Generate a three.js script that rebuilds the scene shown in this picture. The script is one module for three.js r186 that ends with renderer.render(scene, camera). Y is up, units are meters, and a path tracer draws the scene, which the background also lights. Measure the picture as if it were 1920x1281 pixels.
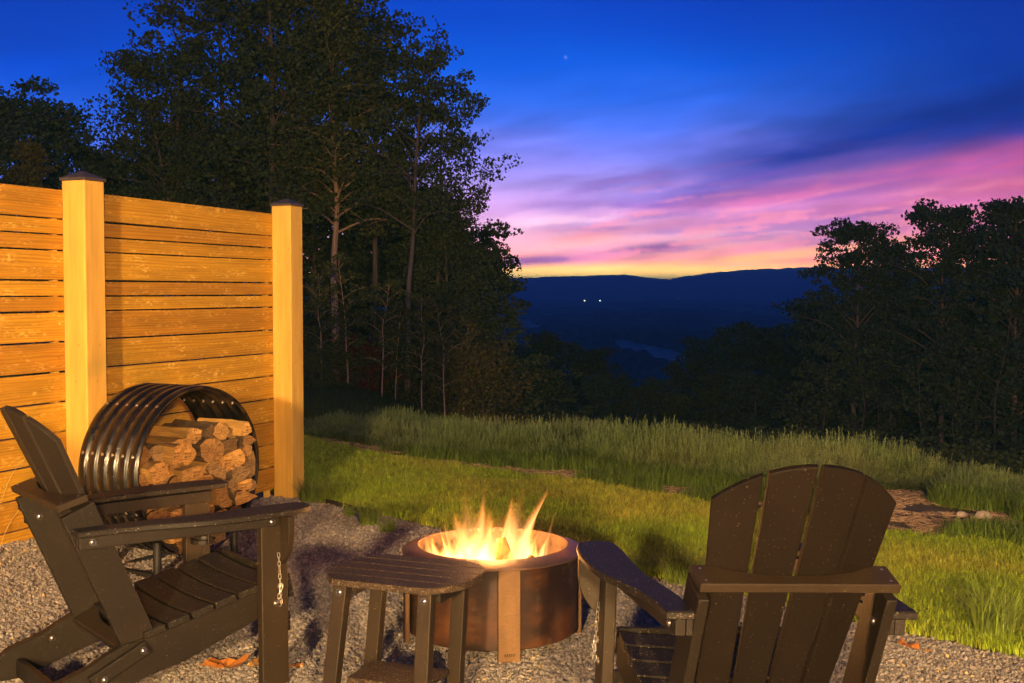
import * as THREE from 'three';
import { RoundedBoxGeometry } from 'three/addons/geometries/RoundedBoxGeometry.js';
import { mergeGeometries, toCreasedNormals } from 'three/addons/utils/BufferGeometryUtils.js';

// ---------------------------------------------------------------- camera, sky, light, exposure
const scene = new THREE.Scene();
const camera = new THREE.PerspectiveCamera(32.47, 1024 / 683, 0.05, 12000);
camera.position.set(0, 1.36, 0);
camera.rotation.x = -0.04202;
const renderer = new THREE.WebGLRenderer({ antialias: true });
renderer.setSize(1024, 683);
renderer.toneMapping = THREE.LinearToneMapping;
renderer.toneMappingExposure = 1;
renderer.shadowMap.enabled = true;

const rng = (s) => () => { s = (s + 0x6d2b79f5) | 0; let t = Math.imul(s ^ (s >>> 15), 1 | s); t = (t + Math.imul(t ^ (t >>> 7), 61 | t)) ^ t; return ((t ^ (t >>> 14)) >>> 0) / 4294967296; };
const clamp = (x, a = 0, b = 1) => Math.min(b, Math.max(a, x));
const mix = (a, b, t) => a + (b - a) * t;
const sstep = (a, b, x) => { const t = clamp((x - a) / (b - a)); return t * t * (3 - 2 * t); };
const s2l = (c) => { c /= 255; return c <= 0.04045 ? c / 12.92 : ((c + 0.055) / 1.055) ** 2.4; };
const gauss = (x, w) => Math.exp(-(x * x) / (w * w));
const hash = (x, y) => { let h = Math.imul(x | 0, 374761393) + Math.imul(y | 0, 668265263); h = Math.imul(h ^ (h >>> 13), 1274126177); return ((h ^ (h >>> 16)) >>> 0) / 4294967296; };
const md = (a, n) => ((a % n) + n) % n;
function vnoise(x, y, px = 1e6, py = 1e6) {
  const ix = Math.floor(x), iy = Math.floor(y), fx = x - ix, fy = y - iy, u = fx * fx * (3 - 2 * fx), v = fy * fy * (3 - 2 * fy);
  const x0 = md(ix, px), x1 = md(ix + 1, px), y0 = md(iy, py), y1 = md(iy + 1, py);
  return mix(mix(hash(x0, y0), hash(x1, y0), u), mix(hash(x0, y1), hash(x1, y1), u), v);
}
function fbm(x, y, px = 1e5, py = 1e5, o = 4) { let s = 0, a = 0.5, n = 0; for (let i = 0; i < o; i++) { s += a * vnoise(x, y, px, py); n += a; x = x * 2 + 17; y = y * 2 + 5; px *= 2; py *= 2; a *= 0.5; } return s / n; }

{ // twilight sky: a gradient of height above the horizon that changes with bearing, with thin streaks of cloud
  const L = [[0, 255, 224, 112], [32, 255, 216, 124], [46, 255, 186, 122], [60, 246, 156, 132], [80, 238, 164, 178], [112, 242, 184, 218], [150, 220, 166, 234], [200, 176, 152, 240], [260, 126, 132, 244], [320, 76, 115, 240], [372, 44, 105, 235], [430, 12, 91, 225], [500, 0, 72, 204], [560, 0, 60, 188], [760, 0, 44, 150], [1100, 2, 30, 108], [1700, 5, 32, 106], [3000, 4, 25, 84], [9e9, 4, 20, 70]];
  const R = [[0, 255, 190, 110], [30, 252, 168, 120], [60, 232, 126, 132], [100, 206, 110, 160], [150, 196, 100, 160], [190, 180, 92, 158], [225, 140, 76, 152], [262, 66, 56, 150], [300, 14, 52, 150], [350, 0, 50, 152], [410, 0, 52, 160], [548, 0, 44, 152], [760, 0, 36, 126], [1100, 2, 27, 96], [1700, 5, 31, 102], [3000, 4, 25, 82], [9e9, 4, 20, 70]];
  const W = [[0, 150, 120, 200], [80, 130, 120, 215], [160, 100, 116, 226], [230, 70, 108, 226], [300, 32, 92, 220], [400, 0, 72, 202], [548, 0, 50, 168], [760, 0, 38, 132], [1100, 2, 27, 98], [1700, 5, 31, 102], [3000, 4, 25, 82], [9e9, 4, 20, 70]];
  const Eb = [[0, 60, 76, 146], [200, 44, 74, 172], [500, 14, 56, 160], [1100, 5, 38, 122], [3000, 4, 26, 86], [9e9, 4, 20, 70]];
  const tab = (T) => T.map(([h, r, g, b]) => [h, s2l(r), s2l(g), s2l(b)]);
  const TL = tab(L), TR = tab(R), TW = tab(W), TE = tab(Eb);
  const look = (T, h, o) => { let i = 0; while (i < T.length - 2 && h > T[i + 1][0]) i++; const t = clamp((h - T[i][0]) / (T[i + 1][0] - T[i][0])); for (let c = 0; c < 3; c++) o[c] = mix(T[i][c + 1], T[i + 1][c + 1], t); return o; };
  const W_ = 4096, H_ = 2048, data = new Float32Array(W_ * H_ * 4), a = [0, 0, 0], b = [0, 0, 0], c3 = [0, 0, 0], e3 = [0, 0, 0], col = [0, 0, 0];
  const HAZE = [0.005, 0.02, 0.09];
  const tint = (r, g, bl, k) => { col[0] = mix(col[0], s2l(r), k); col[1] = mix(col[1], s2l(g), k); col[2] = mix(col[2], s2l(bl), k); };
  for (let j = 0; j < H_; j++) {
    const el = ((j + 0.5) / H_ - 0.5) * Math.PI;
    for (let i = 0; i < W_; i++) {
      let az = ((i + 0.5) / W_ - 0.5) * 2 * Math.PI + Math.PI / 2; if (az > Math.PI) az -= 2 * Math.PI;
      const x = 960 + 2200 * az * (1 + 0.06 * Math.min(az * az, 1)), h = el <= 0 ? 0 : 2200 * Math.tan(Math.min(el, 1.5));
      const hw = h > 120 && h < 900 ? h + 90 * (fbm(x * 0.0022 + 5, h * 0.007, 1e5, 1e5, 4) - 0.5) * sstep(120, 260, h) * sstep(900, 600, h) : h; look(TL, hw, a); look(TR, hw, b); look(TW, hw, c3); look(TE, h, e3);
      const kr = sstep(1080, 1900, x), kw = 1 - sstep(80, 900, x), ke = sstep(0.9, 2.2, Math.abs(az - 0.08));
      for (let c = 0; c < 3; c++) { let v = mix(mix(a[c], b[c], kr), c3[c], kw); col[c] = mix(v, e3[c], ke); }
      if (h > 0 && h < 640 && ke < 0.98) {
        const s = clamp(0.05 + h * 0.0003, 0.05, 0.24), v = h - s * (x - 1000), w1 = fbm(x * 0.004, v * 0.02, 1e5, 1e5, 4), w2 = fbm(x * 0.009 + 40, v * 0.05 + 9, 1e5, 1e5, 4), wob = (w1 - 0.5) * 46 + (w2 - 0.5) * 16;
        const near = 1 - ke, inx = (x0, x1, f) => sstep(x0 - f, x0 + f, x) * (1 - sstep(x1 - f, x1 + f, x));
        tint(218, 92, 146, 0.62 * near * gauss(v - 134 + wob * 0.5, 17) * inx(1210, 2300, 150) * (0.55 + 0.9 * w2));
        tint(230, 112, 142, 0.42 * near * gauss(v - 98 + wob * 0.9, 12) * inx(1000, 2300, 120) * (0.35 + 1.1 * w1));
        tint(12, 46, 142, 0.95 * near * gauss(v - 194 + wob * 0.8, 33) * sstep(1180, 1500, x) * inx(1100, 3200, 200));
        tint(70, 66, 170, 0.6 * near * gauss(v - 164 + wob, 18) * inx(1090, 1600, 170));
        tint(122, 78, 152, 0.92 * near * gauss(v - 62 + wob * 0.35, 9 + 3 * w2) * inx(860, 1290, 60));
        tint(152, 92, 168, 0.5 * near * gauss(v - 98 + wob * 0.8, 14) * inx(1150, 1700, 160));
        tint(250, 206, 226, 0.5 * near * gauss(v - 128 + wob, 20) * inx(900, 1130, 90) * sstep(0.4, 0.6, w2));
        tint(128, 92, 190, 0.55 * near * gauss(v - 150 + wob * 1.4, 12) * inx(1000, 1240, 60) * sstep(0.42, 0.6, w1));
        tint(255, 186, 120, 0.6 * near * gauss(v - 34 + wob * 0.25, 7) * inx(1150, 1700, 160));
        const w3 = fbm(x * 0.005 + 3 + 1.6 * w1, v * 0.07 + 1.2 * w2, 1e5, 1e5, 5), w4 = fbm(x * 0.012 + 9 + w1, v * 0.16 + 2 * w2, 1e5, 1e5, 4), band = near * sstep(40, 75, h) * (1 - sstep(190, 300, h)) * inx(1040, 2600, 90);
        tint(122, 84, 178, 0.46 * band * sstep(0.5, 0.32, w3)); tint(252, 150, 176, 0.6 * band * sstep(0.52, 0.68, w4) * sstep(230, 120, h)); tint(255, 168, 140, 0.5 * band * sstep(0.54, 0.7, w3) * sstep(150, 70, h));
        const g = 1 + near * 0.5 * (w2 - 0.5) * sstep(12, 60, h) * (1 - sstep(280, 470, h)) + near * 0.26 * (w1 - 0.5) * sstep(20, 80, h) * (1 - sstep(300, 520, h));
        for (let c = 0; c < 3; c++) col[c] *= g;
      }
      if (el > 0) { // the haze of the air in front of the sky: what the sky must give for the picture seen through it
        const reach = Math.min(Math.abs(az) < 1.3 ? 5050 / Math.cos(az) : 350, 98 / Math.sin(el)), T = Math.exp(-0.00056 * reach); for (let c = 0; c < 3; c++) col[c] = Math.max(col[c] * 0.5, (col[c] - HAZE[c] * (1 - T)) / T);
      }
      const o = (j * W_ + i) * 4; data[o] = col[0]; data[o + 1] = col[1]; data[o + 2] = col[2]; data[o + 3] = 1;
    }
  }
  { // the evening star
    const az = Math.atan((1058 - 960) / 2200), el = Math.atan((548 - 111) / 2200 * Math.cos(az)), i = Math.floor((az - Math.PI / 2 + Math.PI) / (2 * Math.PI) * W_), j = Math.floor((el / Math.PI + 0.5) * H_);
    for (const [dx, dy, k] of [[0, 0, 0.32]]) { const o = ((j + dy) * W_ + i + dx) * 4; for (let c = 0; c < 3; c++) data[o + c] += k; }
  }
  const sky = new THREE.DataTexture(data, W_, H_, THREE.RGBAFormat, THREE.FloatType);
  sky.mapping = THREE.EquirectangularReflectionMapping; sky.minFilter = sky.magFilter = THREE.LinearFilter; sky.needsUpdate = true;
  scene.background = sky; scene.environment = sky;
}
const afterglow = new THREE.DirectionalLight(new THREE.Color(1, 0.6, 0.45), 0.02);
afterglow.position.set(8.6, 4.2, -100); afterglow.castShadow = true; afterglow.shadow.radius = 20;
scene.add(afterglow, afterglow.target);
const LAMPS = [{ at: [-1.4, 2.3, 5.6], color: [1, 0.64, 0.29], power: 690 }, { at: [1.7, 2.3, 5.6], color: [1, 0.64, 0.29], power: 490 }];
const FIRE = { color: [1, 0.4, 0.1], power: 8 };
scene.fog = new THREE.FogExp2(new THREE.Color(0.28, 1, 1), 0.0005);

// ---------------------------------------------------------------- helpers
const used = {};
const numbered = (n) => { const k = used[n] = (used[n] ?? -1) + 1; return k ? n + '_' + String(k).padStart(3, '0') : n; };
const V3 = (x, y, z) => new THREE.Vector3(x, y, z);
function tag(o, label, category, group, kind) { if (label) o.userData.label = label; if (category) o.userData.category = category; if (group) o.userData.group = group; if (kind) o.userData.kind = kind; return o; }
function shadows(m) { m.castShadow = m.receiveShadow = true; return m; }
function obj(name, geo, m, parent = scene) { const o = shadows(new THREE.Mesh(geo, m)); o.name = parent === scene ? numbered(name) : name; parent.add(o); return o; }
function thing(name, label, category, [x, y, z] = [0, 0, 0], turn = 0, group) { const o = new THREE.Group(); o.name = numbered(name); o.position.set(x, y, z); o.rotation.y = turn; scene.add(o); return tag(o, label, category, group); }
function copy(o, name, label) { const c = o.clone(); c.name = numbered(name); c.userData = { ...o.userData }; if (label) c.userData.label = label; scene.add(c); return c; }
const struct = (name, geo, m) => tag(obj(name, geo, m), null, null, null, 'structure');

function prep(g) { // non-indexed, with position, normal, uv only
  if (g.index) g = g.toNonIndexed();
  for (const k of Object.keys(g.attributes)) if (!['position', 'normal', 'uv', 'color'].includes(k)) g.deleteAttribute(k);
  return g;
}
function uvBox(g, ox = 0, oy = 0, swap = false) { // uv in metres from the dominant axis of each face
  g = prep(g); const p = g.attributes.position, n = g.attributes.normal, uv = new Float32Array(p.count * 2);
  for (let t = 0; t < p.count; t += 3) {
    const nx = Math.abs(n.getX(t) + n.getX(t + 1) + n.getX(t + 2)), ny = Math.abs(n.getY(t) + n.getY(t + 1) + n.getY(t + 2)), nz = Math.abs(n.getZ(t) + n.getZ(t + 1) + n.getZ(t + 2));
    for (let i = t; i < t + 3; i++) {
      const x = p.getX(i), y = p.getY(i), z = p.getZ(i); let u, v;
      if (nx >= ny && nx >= nz) { u = z; v = y; } else if (ny >= nz) { u = x; v = z; } else { u = x; v = y; }
      if (swap) [u, v] = [v, u];
      uv[i * 2] = u + ox; uv[i * 2 + 1] = v + oy;
    }
  }
  g.setAttribute('uv', new THREE.BufferAttribute(uv, 2)); return g;
}
const box = (l, h, w, r = 0.004, ox = 0, oy = 0) => uvBox(new RoundedBoxGeometry(l, h, w, 1, Math.min(r, l / 2.2, h / 2.2, w / 2.2)), ox, oy);
// a board whose length runs from a to b, its width lies along wdir
function bar(a, b, width, thick, wdir, r = 0.004, ox = 0) {
  const d = b.clone().sub(a), l = d.length(), ex = d.normalize(), ez = wdir.clone().addScaledVector(ex, -wdir.dot(ex)).normalize(), ey = ez.clone().cross(ex);
  const g = box(l, thick, width, r, ox, ox * 0.37);
  return g.applyMatrix4(new THREE.Matrix4().makeBasis(ex, ey, ez).setPosition(a.clone().add(b).multiplyScalar(0.5)));
}
function plate(pts, depth, bevel = 0.003, curve = false) { // outline in x, y; thickness along +z
  const s = new THREE.Shape(); if (curve) s.setFromPoints(new THREE.CatmullRomCurve3(pts.map(([x, y]) => V3(x, y, 0)), true, 'centripetal').getPoints(curve).map((p) => new THREE.Vector2(p.x, p.y))); else s.setFromPoints(pts.map(([x, y]) => new THREE.Vector2(x, y)));
  const g = new THREE.ExtrudeGeometry(s, { depth: depth - 2 * bevel, bevelEnabled: bevel > 0, bevelSize: bevel, bevelOffset: -bevel, bevelThickness: bevel, bevelSegments: 1, curveSegments: 8 });
  g.translate(0, 0, bevel);
  return toCreasedNormals(prep(g), 0.6);
}
const basis = (ex, ey, ez, o = V3(0, 0, 0)) => new THREE.Matrix4().makeBasis(ex, ey, ez).setPosition(o);
const cyl = (r, l, seg = 12, r2 = r) => prep(new THREE.CylinderGeometry(r2, r, l, seg));
function rod(a, b, r, seg = 8, r2 = r) { const d = b.clone().sub(a), g = cyl(r, d.length(), seg, r2); g.applyQuaternion(new THREE.Quaternion().setFromUnitVectors(V3(0, 1, 0), d.clone().normalize())); return g.translate((a.x + b.x) / 2, (a.y + b.y) / 2, (a.z + b.z) / 2); }
const merge = (a) => mergeGeometries(a.map(prep), false);

// ---------------------------------------------------------------- textures and materials
function tex(w, h, fn, srgb = false, rep = 1, rep2 = rep) {
  const d = new Uint8Array(w * h * 4), enc = (v) => 255 * (srgb ? (v <= 0.0031308 ? v * 12.92 : 1.055 * v ** (1 / 2.4) - 0.055) : v);
  for (let y = 0; y < h; y++) for (let x = 0; x < w; x++) { const c = fn((x + 0.5) / w, (y + 0.5) / h, x, y), o = (y * w + x) * 4; for (let k = 0; k < 3; k++) d[o + k] = clamp(enc(clamp(typeof c === 'number' ? c : c[k])), 0, 255); d[o + 3] = 255; }
  const t = new THREE.DataTexture(d, w, h); t.wrapS = t.wrapT = THREE.RepeatWrapping; t.magFilter = THREE.LinearFilter; t.minFilter = THREE.LinearMipmapLinearFilter; t.repeat.set(rep, rep2); if (srgb) t.colorSpace = THREE.SRGBColorSpace; t.needsUpdate = true; return t;
}
const rgb = (r, g, b) => new THREE.Color().setRGB(r, g, b);
const std = (o) => new THREE.MeshStandardMaterial(o);
const phys = (o) => new THREE.MeshPhysicalMaterial(o);
const mul3 = (c, k) => [c[0] * k, c[1] * k, c[2] * k];
const mix3 = (a, b, t) => [mix(a[0], b[0], t), mix(a[1], b[1], t), mix(a[2], b[2], t)];

// recycled-plastic lumber: dark brown, fine tooth, with dust specks
function plastic(base, speck, many, seed, rough, shine = 0.55, bigShare = 0.3) {
  const R = rng(seed), N = 512, dust = new Float32Array(N * N);
  for (let k = 0; k < many; k++) { const x = R() * N | 0, y = R() * N | 0, a = 0.25 + R() * 0.75, big = R() < bigShare; dust[y * N + x] = a; if (big) { dust[y * N + (x + 1) % N] = a * 0.8; dust[((y + 1) % N) * N + x] = a * 0.7; } }
  const map = tex(N, N, (u, v, x, y) => { const m = 0.8 + 0.4 * fbm(u * 8, v * 8, 8, 8, 4) + 0.16 * (hash(x, y + seed) - 0.5); return mix3(mul3(base, m), speck, dust[y * N + x]); }, true, 1.1);
  const bump = tex(N, N, (u, v, x, y) => 0.5 * hash(x + 7, y + seed) + 0.5 * fbm(u * 64, v * 64, 64, 64, 2), false, 1.3);
  return phys({ map, bumpMap: bump, bumpScale: 0.0009, roughness: rough, specularIntensity: shine });
}
const M = {};
M.lumber = plastic([0.014, 0.0095, 0.0062], [0.26, 0.2, 0.13], 1100, 3, 0.52, 0.55, 0.1);
M.lumberTop = plastic([0.013, 0.0092, 0.0066], [0.45, 0.36, 0.25], 5200, 11, 0.6);
M.lumberTable = plastic([0.034, 0.021, 0.0125], [0.4, 0.28, 0.16], 22000, 19, 0.62);
M.lumberLeg = plastic([0.026, 0.0165, 0.0085], [0.2, 0.15, 0.1], 700, 29, 0.5);
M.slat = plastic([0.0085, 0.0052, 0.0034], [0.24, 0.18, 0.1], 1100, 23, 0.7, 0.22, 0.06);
M.steel = std({ color: rgb(0.6, 0.57, 0.52), metalness: 1, roughness: 0.28 });
M.blackMetal = std({ color: rgb(0.02, 0.018, 0.017), roughness: 0.45 });

// ---------------------------------------------------------------- terrain (F = metres in front of the camera, z = -F)
const ACROSS = (X, F) => 0.719 * X + 0.695 * F;             // distance from the fire towards the meadow, across the lawn's edges
const ALONG = (X, F) => 0.695 * X - 0.719 * F;
function ground(X, F) {
  const s = ACROSS(X, F), m = X / Math.max(F, 5), d = s - 6.2 - 0.6 * sstep(-0.06, 0.06, m) - 0.9 * sstep(0.2, 0.36, m);
  let y = 0.15 * (1 - sstep(-2.5, -1.75, X)) * sstep(2, 5, F) * (1 - sstep(7, 9, F));
  if (d > -1) {
    const k = mix(mix(0.092, 0.2, sstep(-0.18, 0.06, m)), 0.22, sstep(0.1, 0.33, m)) + 0.04 * sstep(0.33, 0.45, m), e = d < 1 ? (d + 1) ** 2 / 4 : d, far = e < 30 ? e : 30 + 30 * (1 - Math.exp(-(e - 30) / 30)) * 0.6;
    y -= k * far + mix(26, 22, sstep(-0.18, 0.12, m)) * sstep(46, 150, e);
    y += 0.05 * (fbm(X * 0.7 + 50, F * 0.7, 1e5, 1e5, 3) - 0.5) * sstep(0, 4, d);
  }
  return y;
}
const onGround = (X, F, dy = 0) => V3(X, ground(X, F) + dy, -F);
function sheet(xs, fs, lift, keep, uvs = 1) { // a piece of the terrain, lifted, as quads whose corners pass keep
  const P = [], U = [], I = [], nx = xs.length;
  for (const f of fs) for (const x of xs) { const [a, b] = Array.isArray(x) ? x : [x, f]; P.push(a, ground(a, b) + lift, -b); U.push(a * uvs, b * uvs); }
  for (let j = 0; j + 1 < fs.length; j++) for (let i = 0; i + 1 < nx; i++) { const a = j * nx + i; if (!keep || [a, a + 1, a + nx, a + nx + 1].every((k) => keep(P[k * 3], -P[k * 3 + 2]))) I.push(a, a + 1, a + nx + 1, a, a + nx + 1, a + nx); }
  const g = new THREE.BufferGeometry(); g.setAttribute('position', new THREE.Float32BufferAttribute(P, 3)); g.setAttribute('uv', new THREE.Float32BufferAttribute(U, 2)); g.setIndex(I); g.computeVertexNormals(); return g;
}
const range = (a, b, n) => Array.from({ length: n + 1 }, (_, i) => a + (b - a) * i / n);
{ // one sheet to the horizon, in rings round the camera
  const P = [], U = [], C = [], I = [], rs = [0.3]; while (rs.length < 190) rs.push(rs[rs.length - 1] * 1.054 + 0.02);
  const na = 180;
  for (const r of rs) for (let i = 0; i <= na; i++) {
    const t = i / na * 2 - 1, a = Math.PI * (0.45 * t + 0.55 * t * t * t), X = r * Math.sin(a), F = r * Math.cos(a), y = ground(X, F);
    P.push(X, y - 0.012, -F); U.push(X, F);
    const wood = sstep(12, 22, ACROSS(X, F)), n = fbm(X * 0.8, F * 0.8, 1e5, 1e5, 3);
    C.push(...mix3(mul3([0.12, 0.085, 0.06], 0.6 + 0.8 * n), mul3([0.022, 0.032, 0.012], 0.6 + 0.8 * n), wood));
  }
  for (let j = 0; j + 1 < rs.length; j++) for (let i = 0; i < na; i++) { const a = j * (na + 1) + i, b = a + na + 1; I.push(a, a + 1, b + 1, a, b + 1, b); }
  const g = new THREE.BufferGeometry(); g.setAttribute('position', new THREE.Float32BufferAttribute(P, 3)); g.setAttribute('uv', new THREE.Float32BufferAttribute(U, 2)); g.setAttribute('color', new THREE.Float32BufferAttribute(C, 3)); g.setIndex(I); g.computeVertexNormals();
  const map = tex(512, 512, (u, v, x, y) => { const n = fbm(u * 16, v * 16, 16, 16, 5), k = 0.5 + 0.75 * n + 0.35 * (hash(x, y) - 0.5); return [k, k * 0.98, k * 0.95]; }, true, 0.5);
  const bump = tex(512, 512, (u, v, x, y) => fbm(u * 32, v * 32, 32, 32, 4) * 0.7 + 0.3 * hash(x, y), false, 0.5);
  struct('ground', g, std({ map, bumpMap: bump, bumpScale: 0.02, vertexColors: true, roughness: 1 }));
}
// gravel: a bed, and the stones that lie on it
const edgeWave = (t) => 0.05 * (fbm(t * 1.3 + 9, 3, 1e5, 1e5, 3) - 0.5) * 2;
const GRAVEL_EDGE = 4.33, LAWN_EDGE = 6.05;
const fenceSide = (X, F) => (X + 1.44) * 0.927 + (F - 7.65) * -0.375;      // >0 in front of the fence's front faces
const inGravel = (X, F, pad = 0) => ACROSS(X, F) < GRAVEL_EDGE + edgeWave(ALONG(X, F)) + pad && fenceSide(X, F) > -0.2;
{
  const map = tex(1024, 1024, (u, v, x, y) => { // cells of stones
    const S = 72, gx = u * S, gy = v * S; let best = 9, id = 0; for (let j = -1; j < 2; j++) for (let i = -1; i < 2; i++) { const cx = Math.floor(gx) + i, cy = Math.floor(gy) + j, hx = md(cx, S), hy = md(cy, S), d = Math.hypot(gx - cx - hash(hx, hy), gy - cy - hash(hx + 91, hy)); if (d < best) { best = d; id = hash(hx, hy + 77); } }
    return mul3([0.3, 0.27, 0.25], 0.35 + 0.9 * id);
  }, true, 1 / 0.75);
  const bump = tex(1024, 1024, (u, v) => { const S = 72, gx = u * S, gy = v * S; let best = 9; for (let j = -1; j < 2; j++) for (let i = -1; i < 2; i++) { const cx = Math.floor(gx) + i, cy = Math.floor(gy) + j, hx = md(cx, S), hy = md(cy, S); best = Math.min(best, Math.hypot(gx - cx - hash(hx, hy), gy - cy - hash(hx + 91, hy))); } return 1 - best; }, false, 1 / 0.75);
  struct('gravel_bed', sheet(range(-3.6, 4.2, 120), range(-5.2, 8.2, 200), 0, (X, F) => inGravel(X, F, 0.03)), std({ map, bumpMap: bump, bumpScale: 0.008, roughness: 0.9 }));
  const R = rng(5), N = 220000, mats = std({ color: 0xffffff, roughness: 0.8 });
  const stone = new THREE.IcosahedronGeometry(1, 0); { const p = stone.attributes.position; for (let i = 0; i < p.count; i++) { const k = 0.72 + 0.5 * hash(Math.round(p.getX(i) * 50), Math.round(p.getY(i) * 50 + p.getZ(i) * 131)); p.setXYZ(i, p.getX(i) * k, p.getY(i) * k * 0.75, p.getZ(i) * k); } stone.computeVertexNormals(); }
  const im = new THREE.InstancedMesh(stone, mats, N), q = new THREE.Quaternion(), m4 = new THREE.Matrix4(), c = new THREE.Color(); let n = 0;
  while (n < N) {
    const F = 2.9 + (8 - 2.9) * R() ** 1.25, X = -0.5 * F + R() * F * 1.02; if (!inGravel(X, F, -0.01)) continue;
    const r = (0.0042 + 0.0042 * R() + (R() < 0.05 ? 0.003 : 0)) * (F > 5.5 ? 1.15 : 1);
    q.setFromEuler(new THREE.Euler(R() * 6.3, R() * 6.3, R() * 6.3));
    m4.compose(onGround(X, F, r * (0.1 + 0.9 * R())), q, V3(r * (0.8 + R() * 0.7), r * (0.7 + R() * 0.5), r * (0.8 + R() * 0.6)));
    im.setMatrixAt(n, m4); const k = 0.5 + 0.7 * R() ** 1.4, w = R(); c.setRGB(0.285 * k, (0.258 - 0.025 * w) * k, (0.242 - 0.06 * w) * k); if (R() < 0.012) c.setRGB(0.5, 0.36, 0.16); im.setColorAt(n, c); n++;
  }
  im.name = 'gravel'; shadows(im); tag(im, 'loose grey crushed gravel round the fire pit and chairs', 'gravel', null, 'stuff'); scene.add(im);
}

// ---------------------------------------------------------------- timber
function woodTex(w, h, base, dark, pale, seed, knots, scuffs, rings = 9, grain = 0.42) { // grain runs along u
  const R = rng(seed), K = []; for (let i = 0; i < knots; i++) K.push([R(), R(), 0.006 + R() * 0.012]);
  const S = []; for (let i = 0; i < scuffs; i++) S.push([R(), R(), 0.01 + R() * 0.05, 0.03 + R() * 0.14, R()]);
  const asp = w / h;
  return tex(w, h, (u, v, x, y) => {
    let dv = 0, kn = 0; for (const [ku, kv, kr] of K) { let du = Math.abs(u - ku); du = Math.min(du, 1 - du) * asp; let dd = v - kv; dd -= Math.round(dd); const d2 = du * du * 0.3 + dd * dd; dv += (dd > 0 ? 1 : -1) * kr * 1.6 * Math.exp(-d2 / (kr * kr * 18)); kn = Math.max(kn, Math.exp(-(du * du * 0.6 + dd * dd) / (kr * kr))); }
    const vv = v + dv + 0.06 * (fbm(u * 5, v * 2, 5, 2, 3) - 0.5), ring = 0.5 + 0.5 * Math.sin(6.283 * (vv * rings + 2.2 * fbm(u * 3 + 7, vv * 2, 3, 100, 3)) + 0), fine = fbm(u * 14, vv * 120, 14, 1e5, 3), streak = fbm(u * 4 + 3, v * 26, 4, 26, 3);
    let c = mix3(base, dark, clamp(grain * ring * ring + 0.55 * (fine - 0.35)));
    { const am = grain > 0.3 ? 0.4 : 0.12; c = mul3(c, 1 - am / 2 + am * streak); } c = mul3(c, 0.8 + 0.4 * fbm(u * 7 + 1, v * 3 + 2, 7, 3, 4));
    let sc = 0; for (const [su, sv, sw, sh, k] of S) { let du = Math.abs(u - su); du = Math.min(du, 1 - du); let dd = Math.abs(v - sv); dd = Math.min(dd, 1 - dd); const e = du / sw, f = dd / sh; if (e < 1 && f < 1) sc = Math.max(sc, k * (1 - e * e) * (1 - f * f)); }
    if (sc > 0) { const n = fbm(u * 90, v * 30, 90, 30, 3) + 0.3 * (hash(x, y) - 0.5); c = mix3(c, pale, clamp(sc * sstep(0.5, 0.72, n) * 0.9)); }
    c = mix3(c, mul3(dark, 0.3), clamp(kn * 1.1 - 0.12));
    return c;
  }, true);
}
const TONE = [[1, 1, 1], [0.86, 0.8, 0.8], [1.1, 1.14, 1.2]]; M.board = [0, 1, 2, 3, 4, 5, 6, 7, 8, 9, 10, 11].map((i) => { const k = i % 4; if (i > 3) { const m = M.board0[k].clone(); m.color.setRGB(...TONE[i / 4 | 0]); return m; } const t = woodTex(1024, 128, [0.52, 0.265, 0.012], [0.3, 0.118, 0.004], [0.86, 0.54, 0.12], 31 + k, 6 + k, 70); t.repeat.set(0.55, 6.6); const m = std({ map: t, bumpMap: t, bumpScale: 0.0012, roughness: 0.72 }); (M.board0 ??= []).push(m); return m; });
M.post = [0, 1].map((k) => { const t = woodTex(1024, 128, [0.66, 0.39, 0.07], [0.5, 0.25, 0.03], [0.84, 0.6, 0.22], 51 + k, 7, 0, 3, 0.1); t.repeat.set(0.5, 5.5); return std({ map: t, bumpMap: t, bumpScale: 0.0006, roughness: 0.7 }); });
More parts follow.
